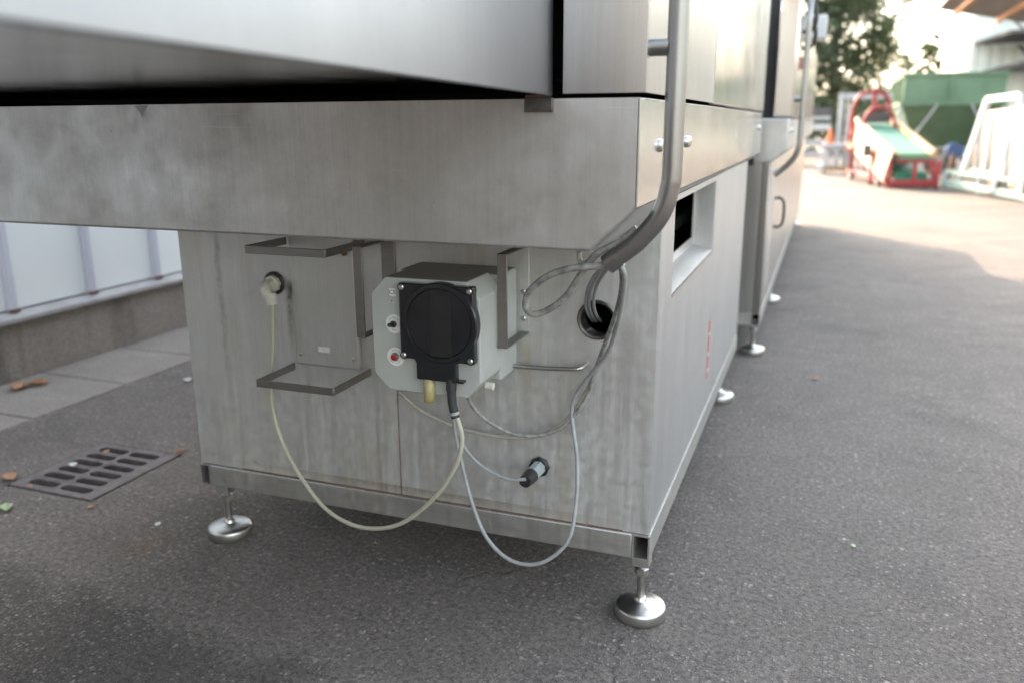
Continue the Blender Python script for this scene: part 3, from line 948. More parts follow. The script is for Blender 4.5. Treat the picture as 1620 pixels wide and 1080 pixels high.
MB().cyl((cx, -.008, cz), (cx - .002, -.045, cz - .001), .0145, .0135, 8).build('gland_nut', 'grey_nut', cg, smooth=False)
MB().cyl((cx - .002, -.045, cz - .001), (cx - .004, -.075, cz - .001), .0145, .012, 20).build('gland_cap', 'black', cg)
MB().tube(spline([(-.128, .0, .5225), (-.128, -.012, .5225), (-.131, -.024, .5215), (-.142, -.029, .520), (-.20, -.030, .5165), (-.285, -.030, .514)], 5), .0042, 12).build('hook_rod', 'rod', mc)
for hx in (-.4221, -.3279):
    MB().lathe((hx, 0.0005, .7222), [(.0035, .0), (.0035, .0012)], 14, 'y').build('rivet_or_hole_disc', 'black', mc)  # flat black disc painted as the dark inside a small screw hole


# ================================================================== BOTTLE HOLDER AND PUMP BRACKET
def strap_u(x0, x1, yf, zb, zt, yb, t=.003):
    """flat strip bent to a U in the YZ plane"""
    s = MB()
    s.box(x0, x1, yf, yf + t, zb, zt)
    s.box(x0, x1, yf + t, yb, zt - t, zt)
    s.box(x0, x1, yf + t, yb, zb, zb + t)
    return s


bh = thing('canister_holder', (-.67, 0, .46), 'empty steel canister holder with two strap hoops below the trough', 'holder')
MB().box(-.747, -.596, -.014, -.001, .466, .74).build('back_plate', 'steel_plate', bh, bevel=.005, seg=3)
MB().box(-.5420, -.512, -.0035, -.0005, .555, .74).build('back_plate', 'steel_strap', bh, bevel=.001)
for zc in (.4625, .7235):
    h = MB()
    h.box(-.752, -.578, -.142, -.139, zc - .0075, zc + .0075)
    h.box(-.752, -.749, -.139, -.0145, zc - .0075, zc + .0075)
    h.box(-.581, -.578, -.139, -.0005, zc - .0075, zc + .0075)
    h.build('hoop', 'steel_strap', bh, bevel=.001)
strap_u(-.5365, -.5180, -.117, .566, .736, -.004).build('strap', 'steel_strap', bh, bevel=.001)
for (bx_, bz_) in ((-.735, .70), (-.735, .49), (-.608, .49)):
    MB().lathe((bx_, -.014, bz_), [(.004, 0), (.004, .002), (.002, .003)], 10, 'y').build('rivet_or_hole_disc', 'rod', bh)
tg = MB().box(-.6905, -.6640, -.0152, -.0142, .4985, .5095).build('tag', 'label', bh)
text_mesh('x', .004, (-.677, -.0154, .504), tg, 'ink')
MB().lathe((-.617, -.014, .705), [(.006, 0), (.006, .004), (.003, .006)], 12, 'y').build('bolt', 'rust', bh)

pb = thing('pump_bracket', (-.30, 0, .55), 'flat steel strap bracket beside the grey pump with its back plate', 'bracket')
MB().box(-.475, -.2374, -.004, -.0005, .575, .74).build('back_plate', 'steel_front', pb, bevel=.001)
for (bx_, bz_) in ((-.247, .650), (-.247, .60)):
    MB().lathe((bx_, -.004, bz_), [(.005, 0), (.005, .003), (.003, .0045)], 6, 'y').build('bolt', 'rod', pb, smooth=False)
strap_u(-.2560, -.2375, -.117, .571, .736, -.004).build('strap', 'steel_strap', pb, bevel=.001)

PX0, PX1, PZ0, PZ1, PF = -.4607, -.2580, .4988, .6988, -.190
pu = thing('dosing_pump', (-.36, -.1, .5), 'pale grey dosing pump with a smoked black cover on its octagonal front', 'pump')
ch = .029
octa = [(PX0 + ch, PZ0), (PX1 - ch + .003, PZ0), (PX1, PZ0 + ch), (PX1, PZ1 - ch), (PX1 - ch + .005, PZ1), (PX0 + ch, PZ1), (PX0, PZ1 - ch), (PX0, PZ0 + ch)]
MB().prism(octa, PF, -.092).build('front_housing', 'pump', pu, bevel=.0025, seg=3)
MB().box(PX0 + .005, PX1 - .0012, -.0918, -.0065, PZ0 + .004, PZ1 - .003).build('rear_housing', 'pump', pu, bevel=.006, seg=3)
MB().cyl((PX1 - .016, -.128, PZ0 + .006), (PX1 - .002, -.128, PZ0 + .006), .0068, n=18).build('cap', 'white_plastic', pu)
# smoked head cover
CX0, CX1, CZ0, CZ1 = -.3985, -.2625, .564, .6935
hc = MB().prism([(CX0, CZ0), (-.3735, CZ0), (-.370, CZ0 - .006), (-.370, .529), (-.297, .529), (-.297, CZ0 - .004), (-.293, CZ0), (CX1, CZ0), (CX1, CZ1), (CX0, CZ1)], PF - .016, PF - .0004).build('head_cover', 'smoked', pu, bevel=.0025, seg=3)
MB().lathe((-.3235, PF - .016, .630), [(.068, -.012), (.068, .002), (.066, .0045), (.0595, .0048), (.0585, .003), (.0575, .0042), (.02, .0052)], 56, 'y').build('cover_dome', 'smoked', hc, angle=25)
MB().box(-.3385, -.3005, PF - .0218, PF - .0205, .575, .684).build('roller_band', 'smoked_lite', hc)
MB().box(-.3685, -.2845, PF - .014, PF - .001, .529, .5325).build('spout_lip', 'smoked', hc)
for sx_, sz_ in ((CX0 + .006, CZ1 - .007), (CX1 - .007, CZ1 - .007), (CX1 - .007, CZ0 + .006), (CX0 + .006, CZ0 + .006)):
    MB().cyl((sx_, PF - .001, sz_), (sx_, PF - .0165, sz_), .0070, n=20).build('screw_boss', 'smoked', hc)
    sc_ = MB().lathe((sx_, PF - .0165, sz_), [(.0048, .0), (.0048, .0012), (.003, .0026)], 16, 'y').build('screw', 'chrome', hc)
# switches and print
for (bx, bz, kind_) in ((-.4175, .618, 'p'), (-.4175, .5605, 'r')):
    MB().lathe((bx + .001, PF - .0002, bz), [(.0165, .0), (.0165, .0006)], 32, 'y').build('switch_disc', 'label', pu)
    if kind_ == 'p':
        MB().lathe((bx, PF - .0008, bz), [(.0062, .0), (.0062, .004), (.0045, .005)], 6, 'y').build('switch_nut', 'black', pu)
        MB().cyl((bx, PF - .005, bz), (bx - .002, PF - .015, bz + .001), .0028, .0034, 12).build('power_switch', 'black', pu)
        arc_text('POWER', bx, PF - .0011, bz, .0112, .0042, 90, 24, pu)
        arc_text('ON', bx, PF - .0011, bz, .0108, .0042, 270, 22, pu, top=False)
    else:
        MB().lathe((bx, PF - .0008, bz), [(.0078, .0), (.0078, .002), (.0062, .0042)], 20, 'y').build('button_ring', 'chrome', pu)
        MB().lathe((bx, PF - .004, bz), [(.0052, .0), (.0052, .003), (.0035, .004)], 16, 'y').build('prime_button', 'red_button', pu)
        arc_text('HOLD', bx, PF - .0011, bz, .0115, .0040, 82, 21, pu)
        arc_text('PRIME', bx, PF - .0011, bz, .0118, .0040, 270, 22, pu, top=False)
ce = MB().box(-.4235, -.4115, PF - .0008, PF - .0001, .6665, .6795).build('marking_label', 'label', pu)
text_mesh('CE', .0105, (-.4175, PF - .001, .673), ce, 'ink')
MB().lathe((-.420, PF - .0002, .658), [(.0012, 0), (.0012, .0005)], 8, 'y').build('speck', 'ink', pu)
# hose stubs
MB().tube([(-.3495, PF - .008, .53), (-.3495, PF - .0085, .51), (-.350, PF - .009, .489)], .0093, 16, caps=False).build('hose_stub', 'amber', pu, recalc=False, solid=.002)
bhz = MB().tube(spline([(-.3085, PF - .008, .534), (-.308, PF - .010, .515), (-.305, PF - .014, .492), (-.299, PF - .0155, .468)], 5), [.0088] * 6 + [.0075] * 10, 18).build('outlet_boot', 'rubber', pu)
MB().tube([(-.3015, PF - .0152, .478), (-.3003, PF - .0154, .473)], .0084, 18).build('hose_clamp', 'cable', bhz)

# ================================================================== HOSES AND CABLES
CAB = {
  'loop': [(0.007, -0.235, 0.803), (-0.02, -0.235, 0.781), (-0.051, -0.235, 0.763), (-0.074, -0.23, 0.734), (-0.101, -0.22, 0.694), (-0.133, -0.21, 0.668), (-0.159, -0.21, 0.659), (-0.17, -0.215, 0.672), (-0.159, -0.225, 0.699), (-0.124, -0.24, 0.727), (-0.085, -0.25, 0.742), (-0.051, -0.25, 0.747), (-0.03, -0.25, 0.75)],
  'white': [(-0.082, -0.22, 0.763), (-0.082, -0.22, 0.753), (-0.076, -0.225, 0.746), (-0.066, -0.23, 0.75), (-0.056, -0.235, 0.763)],
  'in0': [(-0.034, -0.25, 0.748), (-0.06, -0.2, 0.728), (-0.094, -0.12, 0.689), (-0.117, -0.05, 0.647), (-0.125, 0.0, 0.615), (-0.13, 0.05, 0.592)],
  'in1': [(-0.031, -0.25, 0.748), (-0.055, -0.2, 0.729), (-0.089, -0.12, 0.689), (-0.111, -0.05, 0.647), (-0.119, 0.0, 0.615), (-0.124, 0.05, 0.592)],
  'in2': [(-0.028, -0.25, 0.749), (-0.048, -0.2, 0.729), (-0.081, -0.12, 0.69), (-0.103, -0.05, 0.647), (-0.111, 0.0, 0.616), (-0.115, 0.05, 0.593)],
  'c1': [(-0.016, -0.25, 0.755), (-0.012, -0.24, 0.738), (-0.022, -0.2, 0.698), (-0.045, -0.14, 0.644), (-0.073, -0.09, 0.583), (-0.097, -0.06, 0.523), (-0.109, -0.05, 0.484), (-0.131, -0.05, 0.445), (-0.16, -0.05, 0.412), (-0.205, -0.05, 0.391), (-0.254, -0.06, 0.394), (-0.293, -0.08, 0.421), (-0.316, -0.09, 0.448), (-0.323, -0.1, 0.472)],
  'c2': [(-0.014, -0.25, 0.754), (-0.007, -0.245, 0.736), (-0.017, -0.205, 0.695), (-0.038, -0.15, 0.631), (-0.067, -0.1, 0.571), (-0.109, -0.065, 0.514), (-0.135, -0.05, 0.471), (-0.139, -0.05, 0.441), (-0.131, -0.06, 0.403), (-0.122, -0.07, 0.359), (-0.117, -0.09, 0.294), (-0.126, -0.11, 0.221), (-0.174, -0.12, 0.173), (-0.232, -0.12, 0.167), (-0.284, -0.11, 0.199), (-0.317, -0.1, 0.26), (-0.34, -0.09, 0.329), (-0.353, -0.09, 0.391), (-0.352, -0.1, 0.45), (-0.347, -0.11, 0.484)],
  'c3': [(-0.06, -0.1, 0.618), (-0.078, -0.07, 0.564), (-0.11, -0.03, 0.498), (-0.142, -0.025, 0.438), (-0.176, -0.025, 0.403), (-0.22, -0.025, 0.378), (-0.29, -0.025, 0.369), (-0.376, -0.025, 0.376), (-0.449, -0.04, 0.409), (-0.485, -0.06, 0.45)],
  'd': [(-0.218, -0.075, 0.313), (-0.25, -0.08, 0.31), (-0.288, -0.08, 0.32), (-0.322, -0.08, 0.342), (-0.345, -0.08, 0.372), (-0.35, -0.09, 0.416), (-0.34, -0.11, 0.479)],
  'hose': [(-0.77, -0.045, 0.613), (-0.769, -0.05, 0.575), (-0.771, -0.055, 0.516), (-0.78, -0.06, 0.429), (-0.779, -0.06, 0.367), (-0.759, -0.065, 0.309), (-0.713, -0.08, 0.251), (-0.645, -0.1, 0.198), (-0.57, -0.12, 0.182), (-0.495, -0.14, 0.196), (-0.426, -0.16, 0.233), (-0.352, -0.18, 0.305), (-0.305, -0.195, 0.377), (-0.289, -0.203, 0.429), (-0.294, -0.205, 0.46), (-0.299, -0.205, 0.474)],
}
tag(MB().tube(spline(CAB['hose'], 6), .0041, 12).build('clear_hose', 'hose'), 'translucent plastic hose drooping from the white elbow fitting to the pump', 'hose')
tag(MB().tube(spline(CAB['loop'], 6), .0055, 12).build('looped_cable', 'cable_dirty'), 'thick dirty grey cable making a loop below the conduit end', 'cable')
tag(MB().tube(spline(CAB['white'], 5), .0042, 10).build('short_cable', 'cable_pale'), 'short pale cable end tucked under the trough edge', 'cable')
for k in range(3):
    tag(MB().tube(spline(CAB['in%d' % k], 6), .0030, 10).build('hole_cable', 'cable'), ('thin grey cable arching widest from conduit into the round hole', 'middle thin grey cable of three entering the round hole', 'thin grey cable dropping straightest into the round hole')[k], 'cable', 'cables entering the round hole')
tag(MB().tube(spline(CAB['c1'], 6), .0040, 12).build('pump_cable', 'cable_dirty'), 'dirty grey cable curving from the conduit up into the pump underside', 'cable')
tag(MB().tube(spline(CAB['c2'], 6), .0037, 12).build('long_cable', 'cable'), 'long grey cable hanging in a deep loop below the base rail', 'cable')
tag(MB().tube(spline(CAB['c3'], 6), .0036, 12).build('pale_cable', 'cable_pale'), 'pale beige cable lying against the front panel behind the grey ones', 'cable')
tag(MB().tube(spline(CAB['d'], 6), .0034, 12).build('sensor_cable', 'cable'), 'thin grey cable plugged into the black round gland', 'cable')


# ================================================================== LEAVES AND SCRAPS
def leaf(name, x, y, s, rz, curl, material, label, cat='leaf', z=.004, pts=None):
    prof = pts or [(0, -.5), (.16, -.36), (.30, -.1), (.34, .08), (.22, .22), (.12, .36), (0, .5)]
    b = MB()
    row = []
    for (w, yy) in prof:
        row.append([(-w, yy), (-w * .5, yy), (0, yy * 1.02), (w * .5, yy), (w, yy)])
    vs = []
    for r_ in row:
        for (a, c) in r_:
            h = abs(a) * curl + (c * c) * curl * .6 + random.uniform(-.015, .015)
            X = a * s * math.cos(rz) - c * s * math.sin(rz)
            Y = a * s * math.sin(rz) + c * s * math.cos(rz)
            vs.append((x + X, y + Y, z + max(0, h) * s))
    fs = []
    for i in range(len(row) - 1):
        for j in range(4):
            fs.append((i * 5 + j, i * 5 + j + 1, (i + 1) * 5 + j + 1, (i + 1) * 5 + j))
    b.add(vs, fs)
    return tag(b.build(name, material, recalc=False, solid=.0006), label, cat)


leaf('fallen_leaf', -2.475, .70, .095, .6, .55, 'leaf_brown', 'curled brown leaf lying against the concrete plinth', z=.013)
leaf('fallen_leaf', -2.445, .75, .085, 2.1, .6, 'leaf_brown', 'smaller brown leaf beside the curled one on the paving slab', z=.013)
leaf('fallen_leaf', -1.80, .100, .06, 1.2, .4, 'leaf_brown', 'brown leaf at the corner of the drain grate by the wall', z=.006)
leaf('fallen_leaf', -1.640, -.040, .05, .9, .5, 'leaf_green', 'pale green folded leaf on the asphalt before the drain grate')
leaf('fallen_leaf', -1.480, .408, .035, 2.4, .7, 'leaf_brown', 'small upright tan leaf at the drain corner near the machine', z=.006)
leaf('fallen_leaf', -1.702, .345, .028, .3, .3, 'leaf_brown', 'orange leaf stuck in a far slot of the drain grate', z=.002)
leaf('fallen_leaf', -1.703, .083, .022, 1.3, .3, 'leaf_brown', 'orange leaf fragment in a near slot of the drain grate', z=.003)
leaf('paper_scrap', -1.706, .228, .034, .9, .5, 'scrap', 'crumpled white scrap on the middle of the drain grate', 'litter', z=.005)
leaf('paper_scrap', -1.967, 1.0, .045, .9, .6, 'scrap', 'white and green scrap on asphalt beside the paving slabs', 'litter')
leaf('paper_scrap', -1.210, .023, .022, .4, .2, 'scrap', 'tiny white scrap on asphalt left of the levelling foot', 'litter')
leaf('fallen_leaf', -1.443, .039, .022, .4, .3, 'leaf_brown', 'tiny orange leaf bit below the drain frame edge', z=.004)
leaf('fallen_leaf', .387, .482, .016, .4, .3, 'leaf_green', 'tiny green leaf bit alone on the open asphalt')
leaf('fallen_leaf', .285, 1.822, .035, .4, .4, 'leaf_brown', 'tiny brown leaf bit on open asphalt beside the machine')
gm = MB()
for i in range(900):
    x_, y_ = random.uniform(-2.1, 1.6), random.uniform(-.7, 3.0)
    s_ = random.choice((.0012, .0016, .002, .002, .003))
    gm.add([(x_ - s_, y_ - s_ * .7, .0), (x_ + s_ * .8, y_ - s_, .0), (x_ + s_, y_ + s_ * .8, 0), (x_ - s_ * .6, y_ + s_, 0), (x_, y_, s_ * 1.3)], [(0, 1, 4), (1, 2, 4), (2, 3, 4), (3, 0, 4)])
gv = gm.build('grit', 'slab', smooth=False, kind='stuff')
gv['label'] = 'fine pale grit scattered over the asphalt'
gv['category'] = 'grit'


# ================================================================== BACKGROUND YARD
# ---- red belt conveyor
cv = thing('belt_conveyor', (1.2, 13.4, 0), 'red framed inclined belt conveyor with mint belt and pale side boards', 'conveyor')
A = Vector((1.42, 12.15, 0))
dx_ = Vector((.984, .177, 0)) * .76            # across
dy_ = Vector((-.177, .984, 0))           # towards the back


def cvp(a, b_, z):
    p = A + dx_ * a + dy_ * b_
    return (p.x, p.y, z)


def cvbar(a, b_, w, name, m_, h=None):
    return MB().bar(cvp(*a), cvp(*b_), w, h).build(name, m_, cv, bevel=.006)


MB().hexa([cvp(-.25, 0, .46), cvp(.30, 0, .46), cvp(.30, 2.5, .90), cvp(-.25, 2.5, .90), cvp(-.25, 0, .49), cvp(.30, 0, .49), cvp(.30, 2.5, .93), cvp(-.25, 2.5, .93)]).build('belt', 'belt', cv)
MB().cyl(cvp(-.26, 0, .44), cvp(.33, 0, .44), .06, n=20).build('drum', 'green_paint', cv)
MB().hexa([cvp(-.26, .05, .12), cvp(.32, .05, .12), cvp(.32, 1.5, .30), cvp(-.26, 1.5, .30), cvp(-.26, .05, .22), cvp(.32, .05, .22), cvp(.32, 1.5, .4), cvp(-.26, 1.5, .4)]).build('belt_return', 'green_dark', cv)
MB().hexa([cvp(-.50, .0, .10), cvp(-.46, .0, .10), cvp(-.50, 2.6, .55), cvp(-.54, 2.6, .55), cvp(-.40, -.08, .52), cvp(-.36, -.08, .52), cvp(-.34, 2.6, 1.02), cvp(-.38, 2.6, 1.02)]).build('side_board', 'wood', cv)
MB().hexa([cvp(-.36, -.08, .50), cvp(-.26, -.08, .46), cvp(-.25, 2.6, .93), cvp(-.33, 2.6, 1.0), cvp(-.36, -.08, .53), cvp(-.26, -.08, .49), cvp(-.25, 2.6, .96), cvp(-.33, 2.6, 1.03)]).build('edge_board', 'wood', cv)
MB().hexa([cvp(.31, -.08, .44), cvp(.40, -.08, .44), cvp(.40, 2.5, .92), cvp(.31, 2.5, .92), cvp(.31, -.08, .54), cvp(.40, -.08, .54), cvp(.40, 2.5, 1.02), cvp(.31, 2.5, 1.02)]).build('side_board', 'wood', cv)
cvbar((-.38, -.12, .08), (.42, -.12, .08), .07, 'cross_beam', 'red_paint', .09)
cvbar((-.30, -.06, .385), (.40, -.06, .385), .04, 'cross_beam', 'red_paint')
cvbar((-.40, .0, .10), (-.55, 2.2, .12), .07, 'side_beam', 'red_paint', .08)
cvbar((.42, .0, .10), (.40, 2.2, .12), .07, 'side_beam', 'red_paint', .08)
cvbar((.04, -.10, .12), (.04, -.08, .37), .05, 'strut', 'red_paint')
cvbar((.44, -.12, .12), (.30, -.10, .40), .05, 'strut', 'red_paint')
for (a, b_, z0, z1) in ((.44, -.12, 0, .42), (-.40, -.06, 0, .40), (-.50, .7, 0, .50), (-.56, 2.0, .1, .95), (.42, 2.2, 0, .9)):
    cvbar((a, b_, z0), (a - .0, b_, z1), .05, 'leg', 'red_paint')
for (a, b_) in ((-.60, 1.75), (.30, .1), (-.46, .35)):
    wl = MB().cyl(cvp(a - .03, b_, .075), cvp(a + .03, b_, .075), .075, n=20).build('wheel', 'rubber', cv)
    MB().cyl(cvp(a - .034, b_, .075), cvp(a + .034, b_, .075), .035, n=14).build('hub', 'galv', wl)
for (wa, wb, b_, zt, r_) in ((-.52, .28, 2.45, 1.42, .032), (-.40, .26, 2.0, 1.17, .028)):
    pts = [(wa, b_, .45), (wa, b_, zt - .45), (wa + .04, b_, zt - .2), (wa + .15, b_, zt - .04), (wa + .3, b_, zt), (wb - .25, b_, zt), (wb - .1, b_, zt - .06), (wb, b_, zt - .22), (wb + .02, b_, zt - .5)]
    MB().tube(spline([cvp(*p) for p in pts], 4), r_, 12).build('arch', 'red_paint', cv)
for k_ in range(5):
    b0 = .3 + k_ * .45
    MB().cyl(cvp(-.24, b0, .38 + b0 * .17), cvp(.30, b0, .38 + b0 * .17), .028, n=12).build('roller', 'galv', cv)
    cvbar((-.52 + .01 * k_, b0, .10), (-.44, b0 + .3, .40 + b0 * .17), .025, 'brace', 'red_paint')
MB().box(*(lambda p: (p[0] - .12, p[0] + .12, p[1] - .2, p[1] + .2, .16, .36))(cvp(.1, 1.0, 0))).build('motor', 'dark_steel', cv, bevel=.02)
MB().box(*(lambda p: (p[0] - .06, p[0] + .06, p[1] - .05, p[1] + .05, .42, .60))(cvp(-.56, .9, 0))).build('control_box', 'dark_steel', cv, bevel=.01)
cvbar((-.06, 2.44, 1.0), (-.06, 2.44, 1.5), .07, 'mast', 'red_paint')
MB().box(*(lambda p: (p[0] - .27, p[0] + .2, p[1] - .05, p[1] + .05, .92, 1.1))(cvp(-.04, 2.25, 0))).build('hopper_flap', 'dark_steel', cv)

# ---- green hopper container on legs
hp = thing('hopper_container', (2.4, 18.5, 0), 'large green steel hopper container with tapered bottom on braced legs', 'container')
hx0, hx1, hy0, hy1, hz0, hz1 = 1.55, 3.30, 17.0, 20.6, 1.26, 1.83
w_ = MB()
for (xa, xb, ya, yb) in ((hx0, hx1, hy0, hy0 + .03), (hx0, hx1, hy1 - .03, hy1), (hx0, hx0 + .03, hy0 + .03, hy1 - .03), (hx1 - .03, hx1, hy0 + .03, hy1 - .03)):
    w_.box(xa, xb, ya, yb, hz0, hz1)
w_.build('bin_wall', 'green_paint', hp)
for (xa, xb, ya, yb) in ((hx0 - .03, hx1 + .03, hy0 - .035, hy0), (hx0 - .035, hx0, hy0, hy1)):
    MB().box(xa, xb, ya, yb, hz1 - .05, hz1 + .012).build('rim', 'green_paint', hp)
    MB().box(xa, xb, ya, yb, hz0 - .02, hz0 + .05).build('rim', 'green_paint', hp)
for i in range(6):
    yb = hy0 + .2 + i * .62
    MB().box(hx0 - .04, hx0, yb, yb + .06, hz0 + .05, hz1 - .05).build('stiffener', 'green_paint', hp)
for xb in (2.35,):
    MB().box(xb, xb + .06, hy0 - .035, hy0, hz0 + .05, hz1 - .05).build('stiffener', 'green_paint', hp)
MB().hexa([(1.95, 18.0, .35), (2.95, 18.0, .35), (2.95, 19.6, .35), (1.95, 19.6, .35), (hx0, hy0, hz0 - .02), (hx1, hy0, hz0 - .02), (hx1, hy1, hz0 - .02), (hx0, hy1, hz0 - .02)]).build('hopper_bottom', 'green_paint', hp)
for (x_, y_) in ((hx0 - .05, hy0 + .02), (hx1, hy0 + .02), (hx0 - .05, hy1), (hx1, hy1)):
    MB().box(x_, x_ + .07, y_, y_ + .07, 0, hz0).build('leg', 'galv', hp)
MB().bar((hx0, hy0 - .05, .25), (hx0 + .62, hy0 - .05, hz0), .035).build('brace', 'galv', hp)
MB().bar((hx0 + .05, hy0 + .1, hz0 - .25), (hx0 + .5, hy0 + .1, .15), .03).build('brace', 'galv', hp)
MB().bar((hx1, hy0 - .05, .25), (hx1 - .55, hy0 - .05, hz0), .03).build('brace', 'galv', hp)
MB().box(hx0, hx1, hy0 + .6, hy0 + .66, .40, .45).build('rail', 'galv', hp)

# ---- white leaning frame, white sheets, mint steel frame
lf = thing('leaning_frame', (2.1, 11.4, .3), 'white metal frame leaning against a stack of white sheets', 'frame')
P0, P1 = Vector((2.02, 11.75, .12)), Vector((2.255, 11.9, 1.23))
Q0, Q1 = Vector((2.12, 9.9, .12)), Vector((2.405, 10.5, 1.24))
MB().bar(P0, P1, .075).build('post', 'white_paint', lf, bevel=.008)
MB().bar(Q0, Q1, .04).build('post', 'white_paint', lf, bevel=.006)
MB().bar(P1, Q1, .075).build('top_bar', 'white_paint', lf, bevel=.008)
ws_ = thing('sheet_stack', (2.7, 12.2, 0), 'tall stack of bright white sheets standing beside the mint steel frame', 'sheets')
for i in range(4):
    MB().hexa([(2.46 + i * .09, 10.1, .12), (2.52 + i * .09, 10.1, .12), (2.52 + i * .09, 13.9, .12), (2.46 + i * .09, 13.9, .12),
               (2.50 + i * .09, 10.2, 1.12 + .03 * i), (2.56 + i * .09, 10.2, 1.12 + .03 * i), (2.56 + i * .09, 13.85, 1.09), (2.50 + i * .09, 13.85, 1.09)]).build('sheet', 'sheet_white', ws_, bevel=.01)
for yb in (11.0, 12.4, 13.3):
    MB().box(2.40, 2.455, yb, yb + .05, .1, 1.0).build('batten', 'white_paint', ws_)
mf = thing('mint_barrier', (2.2, 11.2, 0), 'low pale mint steel barrier with posts standing on the yard', 'barrier')
for (a, b_, w) in (((1.86, 12.0, .24), (2.62, 9.95, .24), .05), ((1.86, 12.0, .10), (2.62, 9.95, .06), .09), ((2.06, 12.6, .25), (2.9, 10.3, .25), .06)):
    MB().bar(a, b_, w).build('rail', 'mint_paint', mf, bevel=.006)
for f_ in (0.0, .42, .9):
    p = Vector((1.86, 12.0, 0)).lerp(Vector((2.62, 9.95, 0)), f_)
    MB().box(p.x - .03, p.x + .03, p.y - .03, p.y + .03, 0, .25).build('post', 'galv', mf)
    MB().bar((p.x, p.y, .24), (p.x + .22, p.y + .6, .24), .05).build('cross_rail', 'mint_paint', mf)
MB().box(2.24, 2.36, 10.75, 10.9, .04, .21).build('rusty_clamp', 'rust', mf)

# ---- canopy roof at the right
cn = thing('canopy_roof', (3.5, 11, 0), 'dark timber canopy roof with orange rafters seen from below', 'canopy')
def rz_(x):
    return 2.64 - (x - 1.70) * .2
MB().hexa([(1.70, 9.5, rz_(1.70)), (6.5, 9.5, rz_(6.5)), (6.5, 14, rz_(6.5)), (1.70, 14, rz_(1.70)), (1.70, 9.5, rz_(1.70) + .07), (6.5, 9.5, rz_(6.5) + .07), (6.5, 14, rz_(6.5) + .07), (1.70, 14, rz_(1.70) + .07)]).build('roof_deck', 'roof_under', cn)
for xb in (1.95, 2.55, 3.15, 3.9):
    MB().bar((xb, 9.5, rz_(xb) - .03), (xb, 13.95, rz_(xb) - .03), .07).build('rafter', 'rafter', cn)
for (xb, yb) in ((6.2, 9.7), (6.2, 13.8), (3.6, 13.8)):
    MB().box(xb, xb + .1, yb, yb + .1, 0, rz_(xb)).build('post', 'dark_steel', cn)

# ---- pale hall behind
hl = thing('industrial_hall', (8, 30, 0), 'pale corrugated hall wall with two dark metal awnings', 'building')
cw = MB()
vs = []
x_ = 3.80
i = 0
prof = []
while x_ < 13:
    prof += [(x_, 26.0), (x_ + .16, 26.0), (x_ + .19, 26.035), (x_ + .27, 26.035)]
    x_ += .30
vs = [(a, b_, 0) for a, b_ in prof] + [(a, b_, 4.6) for a, b_ in prof]
k = len(prof)
cw.add(vs, [(i, i + 1, k + i + 1, k + i) for i in range(k - 1)])
cw.build('wall', 'hall', hl, smooth=False, recalc=False)
MB().box(3.83, 13, 26.06, 33, 0, 4.6).build('wall_core', 'hall', hl)
MB().hexa([(3.70, 25.4, 4.55), (13, 25.4, 4.55), (13, 33, 5.4), (3.70, 33, 5.4), (3.70, 25.4, 4.65), (13, 25.4, 4.65), (13, 33, 5.5), (3.70, 33, 5.5)]).build('roof', 'dark_steel', hl)
for (xa, z_) in ((3.85, 2.98), (4.15, 2.22)):
    MB().hexa([(xa + .5, 23.8, z_ + .1), (9, 23.8, z_ + .1), (9, 25.95, z_ + .1), (xa, 25.95, z_), (xa + .5, 23.8, z_ + .18), (9, 23.8, z_ + .18), (9, 25.95, z_ + .18), (xa, 25.95, z_ + .08)]).build('awning', 'dark_steel', hl)
    for xb in (xa + .8, xa + 1.6):
        MB().bar((xb, 24.0, z_ + .2), (xb, 25.95, z_ + .7), .06).build('stay', 'dark_steel', hl)

# ---- portal frame, beam rack, odd machine parts, cone
pf = thing('portal_frame', (.9, 17.5, 0), 'tall light grey steel portal frame behind the red conveyor', 'frame')
MB().box(.40, .50, 17.45, 17.55, 0, 1.50).build('post', 'galv', pf, bevel=.01)
MB().box(.56, .63, 17.55, 17.62, 0, 1.45).build('post', 'galv', pf, bevel=.01)
MB().box(.505, 1.40, 17.45, 17.55, 1.38, 1.50).build('top_beam', 'galv', pf, bevel=.01)
MB().box(1.32, 1.40, 17.45, 17.55, 0, 1.375).build('post', 'galv', pf)
rk = thing('beam_rack', (-.1, 19.2, 0), 'low rack of stacked pale steel beams below the trees', 'rack')
for (z_, h_, m_) in ((.20, .10, 'galv'), (.42, .13, 'galv'), (.76, .14, 'white_paint'), (.98, .09, 'galv'), (1.10, .14, 'dark_steel')):
    MB().box(-1.6, .36 - z_ * .1, 19.0, 19.12, z_, z_ + h_).build('beam', m_, rk, bevel=.01)
for xb in (-1.4, -.45, .25):
    MB().box(xb, xb + .06, 19.14, 19.2, 0, 1.25).build('upright', 'dark_steel', rk)
ms = thing('roller_unit', (.35, 15.6, 0), 'silver metal roller unit with drums standing beside the red conveyor', 'machine part')
MB().box(.16, .66, 15.4, 15.9, .44, .56).build('tray', 'galv', ms, bevel=.02)
for i, (x_, z_) in enumerate(((.20, .36), (.28, .22), (.17, .12))):
    MB().cyl((x_, 15.3, z_), (x_, 15.9, z_), .085 - .01 * i, n=18).build('drum', 'white_paint', ms)
for x_ in (.2, .6):
    for y_ in (15.42, 15.85):
        MB().box(x_, x_ + .05, y_, y_ + .05, 0, .44).build('leg', 'galv', ms)
MB().box(.2, .65, 15.36, 15.42, .06, .14).build('rail', 'wood', ms)
cn2 = thing('traffic_cone', (.29, 15.62, .56), 'faded orange traffic cone standing on the silver roller unit', 'cone')
MB().lathe((.29, 15.62, .56), [(.10, 0), (.10, .015), (.075, .02), (.02, .27), (.012, .275)], 20).build('cone_body', 'orange', cn2)
MB().box(.18, .40, 15.51, 15.73, .5605, .572).build('base', 'orange', cn2)

